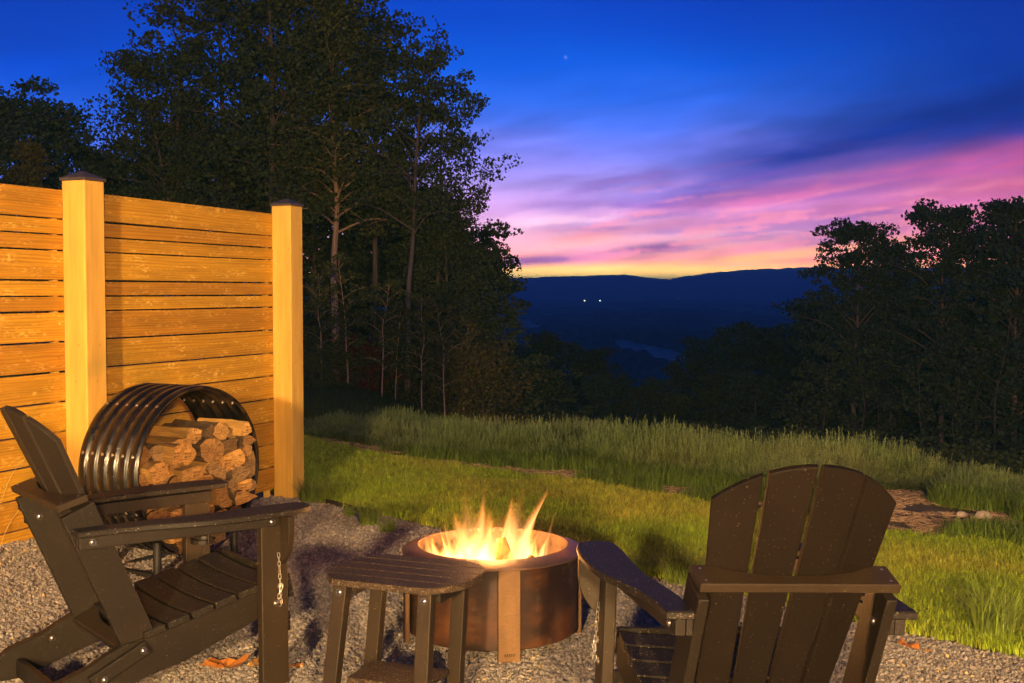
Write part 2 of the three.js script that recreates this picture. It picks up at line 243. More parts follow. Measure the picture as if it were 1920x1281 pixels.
{ // privacy fence: local x runs along it, away from the camera; z points to the front
  const turn = Math.acos(0.375), f = thing('wooden_fence', 'tall amber privacy fence of horizontal boards between pale square posts', 'fence', [-1.48, 0, -7.744], turn), S = 1.88;
  const gY = (lx) => ground(-1.48 + lx * 0.375, 7.744 + lx * 0.927);
  for (const k of [0, -1, -2]) {
    const x = k * S, bottom = gY(x) - 0.12, top = 1.925, h = top - bottom;
    const g = uvBox(new RoundedBoxGeometry(0.145, h, 0.145, 2, 0.007), k * 0.31, 0.2, false);
    { const uv = g.attributes.uv; for (let i = 0; i < uv.count; i++) uv.setXY(i, uv.getY(i), uv.getX(i)); }
    const p = obj('post', g.translate(x, bottom + h / 2, 0), M.post[(k + 2) % 2], f);
    const cap = new THREE.CylinderGeometry(0.012, 0.113, 0.036, 4, 1); cap.rotateY(Math.PI / 4);
    obj('cap', merge([toCreasedNormals(prep(cap), 0.1).translate(0, 0.026, 0), box(0.16, 0.016, 0.16, 0.002)]).translate(x, top + 0.006, 0), std({ color: rgb(0.055, 0.042, 0.04), roughness: 0.5 }), p);
  }
  const W = [143, 72, 72, 143, 72, 70, 143, 143, 143, 143, 143, 143, 143, 143], gaps = [[8, 7, 6, 9, 8, 7, 8, 7, 7, 8, 6, 7, 7, 7], [7, 7, 8, 9, 7, 9, 9, 10, 8, 8, 7, 7, 7, 7]], R = rng(71);
  for (let b = 0; b < 2; b++) {
    const xm = -S * (b + 0.5), L = S - 0.149; let y = 1.876;
    W.forEach((w, i) => {
      const h = w / 1000, sag = (R() - 0.5) * 0.006, tilt = b === 0 && i === 0 ? -0.004 : (R() - 0.5) * 0.0022, g = bar(V3(-L / 2, -h / 2 - tilt * L / 2, 0), V3(L / 2, -h / 2 + tilt * L / 2, 0), h, 0.019, V3(0, 1, 0), 0.0025, R() * 20);
      { const p = g.attributes.position; for (let q = 0; q < p.count; q++) p.setY(q, p.getY(q) + sag * (1 - (2 * p.getX(q) / L) ** 2)); }
      g.translate(xm, y, -0.074 + (R() - 0.5) * 0.003);
      obj('board', g, M.board[(i * 7 + b * 5) % 12], f);
      y -= h + gaps[b][i] / 1000;
    });
    for (const e of [-1, 1]) { const x = xm + e * (L / 2 - 0.034), y0 = gY(x) - 0.05; obj('cleat', box(0.03, 1.86 - y0, 0.036, 0.003, 0.3, 0.1).translate(x, (1.86 + y0) / 2, -0.103), M.post[1], f); }
  }
}

// ---------------------------------------------------------------- chairs: local x = sitter's right, y up, z = -forward
const boltGeo = (() => { const g = new THREE.SphereGeometry(1, 14, 8, 0, 6.2832, 0, Math.PI / 2); g.scale(0.0085, 0.0055, 0.0085); return merge([g, cyl(0.011, 0.0016, 14)]); })();
function bolt(parent, at, dir) { const b = obj('bolt', boltGeo, M.steel, parent); b.position.copy(at); b.quaternion.setFromUnitVectors(V3(0, 1, 0), dir); return b; }
const linkGeo = (() => { const pts = []; for (let i = 0; i < 20; i++) { const a = i / 20 * Math.PI * 2; pts.push(V3(0.0042 * Math.cos(a), 0.0042 * Math.sin(a) + (Math.sin(a) > 0 ? 0.005 : -0.005), 0)); } return prep(new THREE.TubeGeometry(new THREE.CatmullRomCurve3(pts, true), 22, 0.0014, 5, true)); })();
function chain(parent, pts) { // links hanging along a path, each turned a quarter from the last
  const c = new THREE.CatmullRomCurve3(pts), n = Math.round(c.getLength() / 0.0145), parts = [], R = rng(8);
  for (let i = 0; i <= n; i++) { const p = c.getPointAt(i / n), t = c.getTangentAt(i / n), q = new THREE.Quaternion().setFromUnitVectors(V3(0, 1, 0), t), g = linkGeo.clone(); g.rotateY((i % 2) * 1.2 + 0.9 + R() * 0.3); g.applyQuaternion(q); parts.push(g.translate(p.x, p.y, p.z)); }
  return obj('chain', merge(parts), M.steel, parent);
}
function makeChair(label) {
  const t = thing('adirondack_chair', label, 'chair', [0, 0, 0], 0, 'adirondack chairs at the fire pit');
  const P = (r, u, f) => V3(r, u, -f);
  const slope = 0.228, seatU = (f) => 0.33 + slope * (f - 0.642);
  for (const s of [-1, 1]) {
    // arm: outline in (forward, outward); the board widens and bows out to the front
    const out = [[0, 0.318], [0.17, 0.333], [0.29, 0.368], [0.39, 0.4], [0.48, 0.411], [0.58, 0.414], [0.68, 0.409], [0.75, 0.392], [0.782, 0.36], [0.786, 0.32], [0.77, 0.288], [0.72, 0.277], [0.6, 0.276], [0.46, 0.279], [0.32, 0.271], [0.19, 0.25], [0, 0.241]];
    const oc = []; { const c1 = new THREE.CatmullRomCurve3(out.map(([a, b]) => V3(a, b, 0)), false, 'centripetal').getPoints(64); for (const p of c1) oc.push([p.x, p.y]); }
    let g = plate(oc, 0.021, 0.004); g = uvBox(g, 0.1 + s, 0.3);
    g.applyMatrix4(basis(V3(0, 0.006, -1).normalize(), V3(s, 0, 0), V3(0, 1, 0.006).normalize(), P(0, 0.577, 0)));
    if (s > 0) { const ix = g.attributes.position, nn = g.attributes.normal; for (let k = 0; k < ix.count; k += 3) for (const at of [ix, nn, g.attributes.uv]) { const it = at.itemSize, A = at.array; for (let c = 0; c < it; c++) { const x = A[(k + 1) * it + c]; A[(k + 1) * it + c] = A[(k + 2) * it + c]; A[(k + 2) * it + c] = x; } } }
    const arm = obj('arm', g, M.lumberTop, t);
    obj('arm_rail', merge([bar(P(s * 0.252, 0.556, 0.012), P(s * 0.277, 0.559, 0.7), 0.042, 0.026, V3(0, 1, 0), 0.003, 1), bar(P(s * 0.279, 0.556, 0.012), P(s * 0.334, 0.559, 0.67), 0.042, 0.027, V3(0, 1, 0), 0.003, 2)]), M.lumber, t);
    bolt(arm, P(s * 0.298, 0.557, 0.05), V3(s, 0, 0)); bolt(arm, P(s * 0.351, 0.557, 0.64), V3(s, 0, 0));
    const leg = obj('front_leg', uvBox(new RoundedBoxGeometry(0.036, 0.6, 0.1, 1, 0.005), s, 0.2).translate(s * 0.318, 0.277, -0.656), M.lumberLeg, t);
    // bracket under the arm: a quarter curve standing out from the leg
    const br = [[0, 0], [0.066, 0], [0.066, -0.055], [0.06, -0.09], [0.048, -0.12], [0.028, -0.148], [0, -0.172]];
    let bg = uvBox(plate(br, 0.022, 0.002)); bg.applyMatrix4(s > 0 ? basis(V3(1, 0, 0), V3(0, 1, 0), V3(0, 0, 1), P(0.336, 0.576, 0.698)) : basis(V3(-1, 0, 0), V3(0, 1, 0), V3(0, 0, -1), P(-0.336, 0.576, 0.676)));
    obj('arm_bracket', bg, M.lumberLeg, t);
    const sx = s * 0.341; bolt(leg, P(s * 0.336, 0.329, 0.676), V3(s, 0, 0)); bolt(leg, P(s * 0.336, 0.271, 0.659), V3(s, 0, 0));
    chain(leg, [P(sx, 0.437, 0.668), P(sx + s * 0.002, 0.38, 0.67), P(sx + s * 0.004, 0.32, 0.671), P(sx + s * 0.003, 0.272, 0.674), P(sx + s * 0.007, 0.268, 0.666), P(sx + s * 0.008, 0.3, 0.664), P(sx + s * 0.008, 0.326, 0.672)]);
    // side rail: seat rail and back foot in one sawn board
    const sk = [[0.745, 0.326], [0.642, 0.307], [0.4, 0.25], [0.238, 0.215], [0.157, 0.203], [0.1, 0.178], [0.05, 0.152], [-0.03, 0.128], [-0.07, 0.113], [-0.1, 0.088], [-0.122, 0.05], [-0.128, 0.012], [-0.02, 0.012], [0.062, 0.036], [0.145, 0.062], [0.25, 0.09], [0.366, 0.114], [0.641, 0.21], [0.745, 0.232]];
    let sg = uvBox(plate(sk, 0.038, 0.004), 0.2, s); sg.applyMatrix4(basis(V3(0, 0, -1), V3(0, 1, 0), V3(1, 0, 0), P(s > 0 ? 0.225 : -0.263, 0, 0)));
    const rail = obj('side_rail', sg, M.lumber, t);
    bolt(rail, P(s * 0.2245, 0.13, 0.081), V3(-s, 0, 0));
    const cl = obj('folding_bar', bar(P(s * 0.275, 0.19, 0.228), P(s * 0.275, 0.105, 0.045), 0.046, 0.022, V3(0, 1, 0), 0.004, 3), M.lumber, t);
    bolt(cl, P(s * 0.2865, 0.181, 0.212), V3(s, 0, 0)); bolt(cl, P(s * 0.2865, 0.112, 0.085), V3(s, 0, 0));
    // back upright
    const up = obj('back_upright', bar(P(s * 0.236, 0.655, 0.022), P(s * 0.236, 0.15, 0.236), 0.112, 0.028, V3(0, 0.4, -1), 0.004, 4), M.lumber, t);
    bolt(up, P(s * 0.2215, 0.564, 0.045), V3(-s, 0, 0));
  }
  { // upper back rail with a hollow front edge, and the lower one
    const mk = (u, f0, hw, de, dc, th, tip) => { const o = [[-hw, 0], [hw, 0], [hw + 0.002, de], [hw * 0.84, de], [hw * 0.6, mix(de, dc, 0.6)], [hw * 0.3, mix(de, dc, 0.92)], [0, dc], [-hw * 0.3, mix(de, dc, 0.92)], [-hw * 0.6, mix(de, dc, 0.6)], [-hw * 0.84, de], [-hw - 0.002, de]], s = Math.sin(tip), c = Math.cos(tip), g = uvBox(plate(o, th, 0.003), 0.4, u); g.applyMatrix4(basis(V3(1, 0, 0), V3(0, s, -c), V3(0, c, s), P(0, u, f0).addScaledVector(V3(0, c, s), -th))); return obj('back_rail', g, M.lumberLeg, t); };
    const tip = 0.29, r = mk(0.675, -0.042, 0.25, 0.094, 0.043, 0.024, tip);
    for (const s of [-1, 1]) for (const d of [0.02, 0.075]) { const b = bolt(r, P(s * 0.232, 0.674 + d * Math.sin(tip), -0.042 + d * Math.cos(tip)), V3(0, Math.cos(tip), Math.sin(tip))); b.scale.setScalar(0.5); }
    mk(0.188, 0.15, 0.222, 0.1, 0.05, 0.026, 0.42);
  }
  // back slats: four, fanned and set round a shallow curve, cut to an arch
  const sl = 0.47, pitch = (u) => 0.094 + (u - 0.36) * 0.05, arch = (r) => 0.968 - 1.45 * r * r - 6 * r ** 4, fr = (u) => 0.014 - (u - 0.673) * sl;
  for (let i = 0; i < 4; i++) {
    const kc = i - 1.5, gap = 0.0068, u0 = 0.17, edge = (u, e) => (kc + e * 0.5) * pitch(u) - e * gap, pts = [[edge(u0, -1), u0], [edge(u0, 1), u0]], tops = [];
    for (let j = 0; j <= 10; j++) { let r = 0, u = 0.95; const e = 1 - 2 * j / 10; for (let q = 0; q < 6; q++) { r = mix(edge(u, -1), edge(u, 1), (e + 1) / 2); u = arch(r); } tops.push([r, u]); }
    pts.push(...tops);
    const rc = kc * pitch(0.673), k = 0.9, tilt = 2 * k * rc, g = uvBox(plate(pts, 0.019, 0.0025), i * 0.37, 0.1);
    const ex = V3(1, 0, -tilt), ey = V3(0, 1, sl), ez = ex.clone().cross(ey).normalize();
    g.applyMatrix4(basis(ex, ey, ez, P(0, 0, fr(0) + k * rc * rc - tilt * rc).addScaledVector(ez, -0.019)));
    g.computeVertexNormals();
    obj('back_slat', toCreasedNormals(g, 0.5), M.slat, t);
  }
  // seat slats, each slightly dished
  for (let i = 0; i < 6; i++) {
    const f0 = 0.225 + i * 0.0835, len = 0.0755, n = 12, pts = []; for (let j = 0; j <= n; j++) { const r = mix(-0.264, 0.264, j / n); pts.push([r, -0.014 * (1 - (r / 0.264) ** 2)]); } for (let j = n; j >= 0; j--) { const r = mix(-0.264, 0.264, j / n); pts.push([r, 0.021 - 0.014 * (1 - (r / 0.264) ** 2)]); }
    const g = uvBox(plate(pts, len, 0.003), i * 0.3, 0.6); const fd = V3(0, slope, -1).normalize(), upv = V3(0, 1, slope).normalize();
    g.applyMatrix4(basis(V3(-1, 0, 0), upv, fd, P(0, seatU(f0) - 0.0225, f0)));
    obj('seat_slat', g, M.lumberTop, t);
  }
  obj('seat_front', uvBox(plate([[-0.264, 0], [0.264, 0], [0.264, 0.085], [-0.264, 0.085]], 0.021, 0.004), 0.2, 0.9).applyMatrix4(basis(V3(-1, 0, 0), V3(0, 1, 0.2).normalize(), V3(0, 0.2, -1).normalize(), P(0, 0.262, 0.748))), M.lumberTop, t);
  obj('front_stretcher', bar(P(-0.3, 0.19, 0.722), P(0.3, 0.19, 0.722), 0.068, 0.022, V3(0, 1, 0), 0.004, 6), M.lumber, t);
  obj('rear_stretcher', bar(P(-0.223, 0.052, -0.03), P(0.223, 0.052, -0.03), 0.06, 0.028, V3(0, 1, 0), 0.005, 7), M.lumber, t);
  // cup holder under the right arm
  const ring = new THREE.LatheGeometry([[0.04, 0], [0.047, 0], [0.0475, 0.018], [0.04, 0.018], [0.04, 0]].map(([a, b]) => new THREE.Vector2(a, b)), 36), dish = new THREE.LatheGeometry([[0.0, 0.003], [0.036, 0.003], [0.038, 0.014], [0.0425, 0.014], [0.042, 0], [0, 0]].map(([a, b]) => new THREE.Vector2(a, b)), 36);
  const cup = obj('cup_holder', uvBox(merge([toCreasedNormals(prep(ring), 0.5).translate(0.262, 0.562, -0.43), toCreasedNormals(prep(dish), 0.5).translate(0.262, 0.5, -0.43), cyl(0.0035, 0.035, 8).translate(0.262, 0.482, -0.43), rod(V3(0.305, 0.57, -0.43), V3(0.305, 0.505, -0.43), 0.0035)])), M.lumber, t);
  cup.position.set(0, 0, 0);
  return t;
}
const chairL = makeChair('dark brown slatted reclining garden chair beside the firewood rack, facing right');
chairL.position.set(-1.533, 0.02, -3.834); chairL.rotation.set(0, -0.898, 0.006, 'YXZ');
const slatPale = plastic([0.021, 0.0145, 0.0092], [0.26, 0.19, 0.11], 900, 37, 0.6, 0.5, 0.1);  // paler version of the slat plastic, used on the left chair's back only
const chairR = copy(chairL, 'adirondack_chair', 'dark brown slatted reclining garden chair with its back turned, on the lawn side');
chairR.position.set(0.664, -0.013, -2.815); chairR.rotation.set(0, 0.13, -0.037, 'YXZ');

chairL.children.forEach((c) => { if (c.name === 'back_slat') c.material = slatPale; });

// ---------------------------------------------------------------- side table
{
  const t = thing('side_table', 'low brown slatted side table with a curved top in front of the fire pit', 'table', [-0.341, 0, -3.757], -0.384), H = 0.462;
  const half = (z) => { const a = Math.abs(z); return 0.246 - (a > 0.06 ? 2.9 * (a - 0.06) ** 1.75 : 0); };
  for (let i = 0; i < 5; i++) {
    const z0 = -0.19 + i * 0.0768, z1 = z0 + 0.0722, pts = []; for (let j = 0; j <= 8; j++) { const z = mix(z0, z1, j / 8); pts.push([half(z), z]); } for (let j = 8; j >= 0; j--) { const z = mix(z0, z1, j / 8); pts.push([-half(z), z]); }
    const g = uvBox(plate(pts, 0.022, 0.003), i * 0.2, 0.3); g.applyMatrix4(basis(V3(1, 0, 0), V3(0, 0, -1), V3(0, 1, 0), V3(0, H - 0.022, 0))); obj('top_slat', g, M.lumberTable, t);
  }
  for (const [x, z, lx, lz] of [[-0.148, 0.152, -0.03, 0.05], [0.148, 0.152, 0.0, 0.05], [-0.148, -0.1, -0.035, 0.02], [0.148, -0.1, -0.018, 0.02]]) {
    const l = obj('leg', bar(V3(x, H - 0.024, z), V3(x + lx, 0.0, z + lz), 0.048, 0.038, V3(1, 0, 0), 0.004, x + z), M.lumberLeg, t);
    if (z > 0) bolt(l, V3(x, H - 0.045, z + 0.022), V3(0, 0, 1));
  }
  for (const x of [-0.148, 0.148]) obj('apron', bar(V3(x + 0.026, H - 0.042, 0.13), V3(x + 0.026, H - 0.042, -0.12), 0.036, 0.018, V3(0, 1, 0), 0.003), M.lumber, t);
  obj('lower_shelf', box(0.27, 0.02, 0.19, 0.004).translate(-0.006, 0.13, 0.05), M.lumberTable, t);
}

// ---------------------------------------------------------------- fire pit
{
  const t = thing('fire_pit', 'round rusted steel fire pit with upright legs and a flat rim, burning', 'fire pit', [-0.075, 0, -4.57]);
  const rust = tex(1024, 512, (u, v, x, y) => {
    const n = fbm(u * 12, v * 5, 12, 5, 5), f = fbm(u * 60, v * 40, 60, 40, 3), streak = fbm(u * 70, v * 3, 70, 3, 3), low = clamp(1.4 * fbm(u * 9 + 5, v * 9, 9, 9, 4) - 0.2);
    let c = mix3([0.03, 0.014, 0.009], [0.14, 0.05, 0.015], clamp(2.8 * n - 1.05)); c = mix3(c, [0.15, 0.1, 0.055], clamp(2.2 * (streak - 0.58)) * clamp(2 * f - 0.7)); c = mix3(c, [0.16, 0.05, 0.015], sstep(0.32, 0.06, v + 0.12 * (n - 0.5)) * 0.8 * low); return mul3(c, 0.75 + 0.5 * f);
  }, true);
  const lathe = (pts, m, name, cr = 0.4) => obj(name, toCreasedNormals(prep(new THREE.LatheGeometry(pts.map(([a, b]) => new THREE.Vector2(a, b)), 96)), cr), m, t);
  lathe([[0.325, 0.045], [0.331, 0.05], [0.331, 0.352]], std({ map: rust, bumpMap: rust, bumpScale: 0.001, metalness: 0.35, roughness: 0.62 }), 'body');
  const rimTex = tex(512, 256, (u, v, x, y) => { const n = fbm(u * 30, v * 8, 30, 8, 4), f = hash(x, y); return mul3(mix3([0.13, 0.085, 0.075], [0.24, 0.11, 0.05], clamp(2 * n - 0.6)), 0.75 + 0.5 * f); }, true);
  lathe([[0.331, 0.349], [0.352, 0.347], [0.356, 0.35], [0.356, 0.356], [0.299, 0.376], [0.294, 0.376], [0.294, 0.368]], std({ map: rimTex, metalness: 0.5, roughness: 0.5 }), 'rim');
  const inner = lathe([[0.292, 0.37], [0.292, 0.1], [0.0, 0.085]], std({ color: rgb(0.09, 0.06, 0.04), metalness: 0.3, roughness: 0.55 }), 'inner_wall');
  obj('seam', box(0.003, 0.26, 0.002, 0.0005).applyMatrix4(basis(V3(0, 0, 1), V3(0, 1, 0), V3(-1, 0, 0), V3(-0.255, 0.24, -0.142))), M.blackMetal, t);
  const hole = merge([new THREE.RingGeometry(0.0058, 0.0082, 14).translate(0, 0, 0.0016), new THREE.CircleGeometry(0.0066, 14)]);
  for (let i = 0; i < 40; i++) { const a = i / 40 * Math.PI * 2, h = obj('air_hole', hole, M.blackMetal, t); h.position.set(0.2895 * Math.sin(a), 0.335, 0.2895 * Math.cos(a)); h.rotation.y = a + Math.PI; }
  const legTex = tex(128, 512, (u, v, x, y) => { const n = fbm(u * 24, v * 6, 24, 6, 4), f = hash(x, y); return mul3(mix3([0.19, 0.1, 0.036], [0.12, 0.055, 0.02], clamp(2 * n - 0.5)), 0.85 + 0.3 * f); }, true, 1);
  const legM = std({ map: legTex, metalness: 0.3, roughness: 0.55 });
  for (let i = 0; i < 4; i++) {
    const a = 0.19 + i * Math.PI / 2, g = box(0.083, 0.352, 0.018, 0.003, 0.1 * i).translate(0, 0.352 / 2 - 0.004, 0.341); g.rotateY(a);
    const leg = obj('leg', g, legM, t);
    if (i === 0) { // stamped maker's name
      const cv = document.createElement('canvas'); cv.width = 256; cv.height = 64; const cx = cv.getContext('2d'); cx.clearRect(0, 0, 256, 64); cx.fillStyle = '#1a0f06'; cx.font = 'bold 58px sans-serif'; cx.textAlign = 'center'; cx.textBaseline = 'middle'; cx.fillText('BREEO', 128, 34);
      const ct = new THREE.CanvasTexture(cv); ct.colorSpace = THREE.SRGBColorSpace; const pl = new THREE.PlaneGeometry(0.056, 0.016).translate(0, 0.036, 0.3512); pl.rotateY(a); obj('lettering', pl, std({ map: ct, transparent: true, roughness: 0.8 }), leg);
    }
  }
}

// ---------------------------------------------------------------- firewood rack: local z = axis of the ring, towards the opening
{
  const R0 = 0.41, LEN = 0.4, turn = Math.atan2(0.87, 0.494), CY = 0.49, pos = [-1.513, ground(-1.513, 5.7) + CY, -5.7];
  const t = thing('firewood_rack', 'black corrugated steel ring on a low base, holding split firewood', 'log rack', pos, turn);
  const P = [], prof = []; const waves = 6, n = 96;
  for (let i = 0; i <= n; i++) { const z = i / n, ph = md(z * waves, 1), inEdge = z < 0.02 || z > 0.98; const up = sstep(0.0, 0.16, ph) * (1 - sstep(0.64, 0.8, ph)); prof.push([R0 - (inEdge ? 0.002 : 0.013 * (1 - up)) + 0.004 * Math.sin(clamp((ph - 0.05) / 0.7) * Math.PI), -LEN + z * LEN]); }
  const outer = prof.map(([r, z]) => new THREE.Vector2(r, z)), inner = prof.slice().reverse().map(([r, z]) => new THREE.Vector2(r - 0.003, z));
  const g = new THREE.LatheGeometry([...outer, ...inner, outer[0]], 160); g.rotateX(Math.PI / 2);
  // lathe axis y -> z ; keep the opening at +z
  const smear = tex(512, 512, (u, v, x, y) => 0.2 + 0.22 * fbm(u * 30, v * 20, 30, 20, 4) + 0.05 * hash(x, y), false);
  const tint = tex(1024, 1024, (u, v, x, y) => { const z = clamp(v < 0.5 ? v * 2 : 2 - v * 2), ph = md(z * waves, 1), groove = (1 - sstep(0.0, 0.12, ph) * (1 - sstep(0.68, 0.82, ph))) * sstep(0.3, 0.6, fbm(u * 90, v * 40, 90, 40, 4)) * (v < 0.5 ? 1 : 0.2); return mul3(mix3(mix3([0.0045, 0.004, 0.005], [0.03, 0.017, 0.009], clamp(2.4 * fbm(u * 46, v * 26, 46, 26, 4) - 1.2)), [0.11, 0.062, 0.026], groove * 0.55), 0.85 + 0.3 * hash(x, y)); }, true);
  const enamel = phys({ map: tint, roughnessMap: smear, roughness: 1, metalness: 0, clearcoat: 0.4, clearcoatRoughness: 0.12, specularIntensity: 0.7 });
  obj('ring', toCreasedNormals(prep(g), 0.9), enamel, t);
  for (const a of [-2.62, -1.95, -1.28, -0.62, 0.05, 0.72, 1.38, 2.05]) for (let k = 0; k < 6; k++) {
    const ang = a - 0.02, z = -LEN + (k + 0.36) / 6 * LEN, b = bolt(t, V3((R0 + 0.003) * Math.sin(ang), (R0 + 0.003) * Math.cos(ang), z), V3(Math.sin(ang), Math.cos(ang), 0)); b.scale.setScalar(0.85); b.name = 'rivet';
    const e = bolt(t, V3((R0 - 0.004) * Math.sin(ang), (R0 - 0.004) * Math.cos(ang), z), V3(-Math.sin(ang), -Math.cos(ang), 0)); e.scale.set(0.7, 2.2, 0.7); e.name = 'rivet';
  }
  for (const a of [-1.95, 0.05, 2.05]) { const pts = []; for (let i = 0; i <= 4; i++) pts.push(V3(0, 0, -LEN + i / 4 * LEN)); obj('sheet_lap', box(0.012, 0.0016, LEN * 0.97, 0.0006).translate(0, R0 + 0.0042, -LEN / 2).rotateZ(-a + 0.06), enamel, t); }
  const tube = [], y0 = -CY + 0.014; // base: two bars with short posts
  for (const z of [-0.04, -0.36]) { tube.push(bar(V3(-0.3, y0, z), V3(0.3, y0, z), 0.03, 0.03, V3(0, 1, 0), 0.005)); for (const x of [-0.26, 0.26]) tube.push(rod(V3(x, y0, z), V3(x, -Math.sqrt(R0 * R0 - x * x) + 0.004, z), 0.02, 12)); }
  for (const x of [-0.26, 0.26]) tube.push(bar(V3(x, y0, -0.04), V3(x, y0, -0.36), 0.03, 0.03, V3(0, 1, 0), 0.005));
  obj('base', uvBox(merge(tube)), M.blackMetal, t);

  // the logs inside, all lying along the ring's axis
  const endTex = [0, 1, 2].map((k) => tex(256, 256, (u, v, x, y) => { const r = Math.hypot(u - 0.3, v - 0.2), n = fbm(u * 10 + k * 7, v * 10, 1e5, 1e5, 4), ringy = 0.5 + 0.5 * Math.sin((r * 60 + 6 * n)), fib = fbm(u * 70, v * 9 + k, 1e5, 1e5, 3); const c = [[0.62, 0.37, 0.11], [0.46, 0.27, 0.085], [0.36, 0.24, 0.1]][k]; return mul3(mix3(c, mul3(c, 0.55), clamp(0.34 * ringy + 1.2 * (fib - 0.38))), (0.55 + 0.9 * n) * (fbm(u * 6 + k * 3, v * 40, 1e5, 1e5, 3) > 0.66 ? 0.4 : 1)); }, true, 7));
  const sideTex = [0, 1, 2].map((k) => tex(512, 256, (u, v, x, y) => { const n = fbm(u * 5 + k, v * 22, 5, 22, 5), f = fbm(u * 9, v * 90, 9, 90, 3), b = fbm(u * 14, v * 18, 14, 18, 4); const c = [[0.56, 0.32, 0.085], [0.13, 0.08, 0.038], [0.2, 0.135, 0.075]][k]; return mul3(k ? mix3(c, mul3(c, 0.3), clamp(2 * b - 0.6)) : mix3(c, mul3(c, 0.6), clamp(1.6 * (f - 0.3))), 0.7 + 0.6 * n); }, true, 2.5, 5));
  const tone = [[0.8, 0.76, 0.7], [0.55, 0.49, 0.42], [0.95, 0.88, 0.78], [0.42, 0.36, 0.3]]; const mats = [0, 1, 2, 3, 4, 5, 6, 7, 8, 9, 10, 11].map((i) => [i % 3, rgb(...tone[i / 3 | 0])]).map(([k, color]) => [std({ color, map: sideTex[k], bumpMap: sideTex[k], bumpScale: k ? 0.006 : 0.002, roughness: 0.9 }), std({ color, map: endTex[k], bumpMap: endTex[k], bumpScale: 0.002, roughness: 0.9 })]);
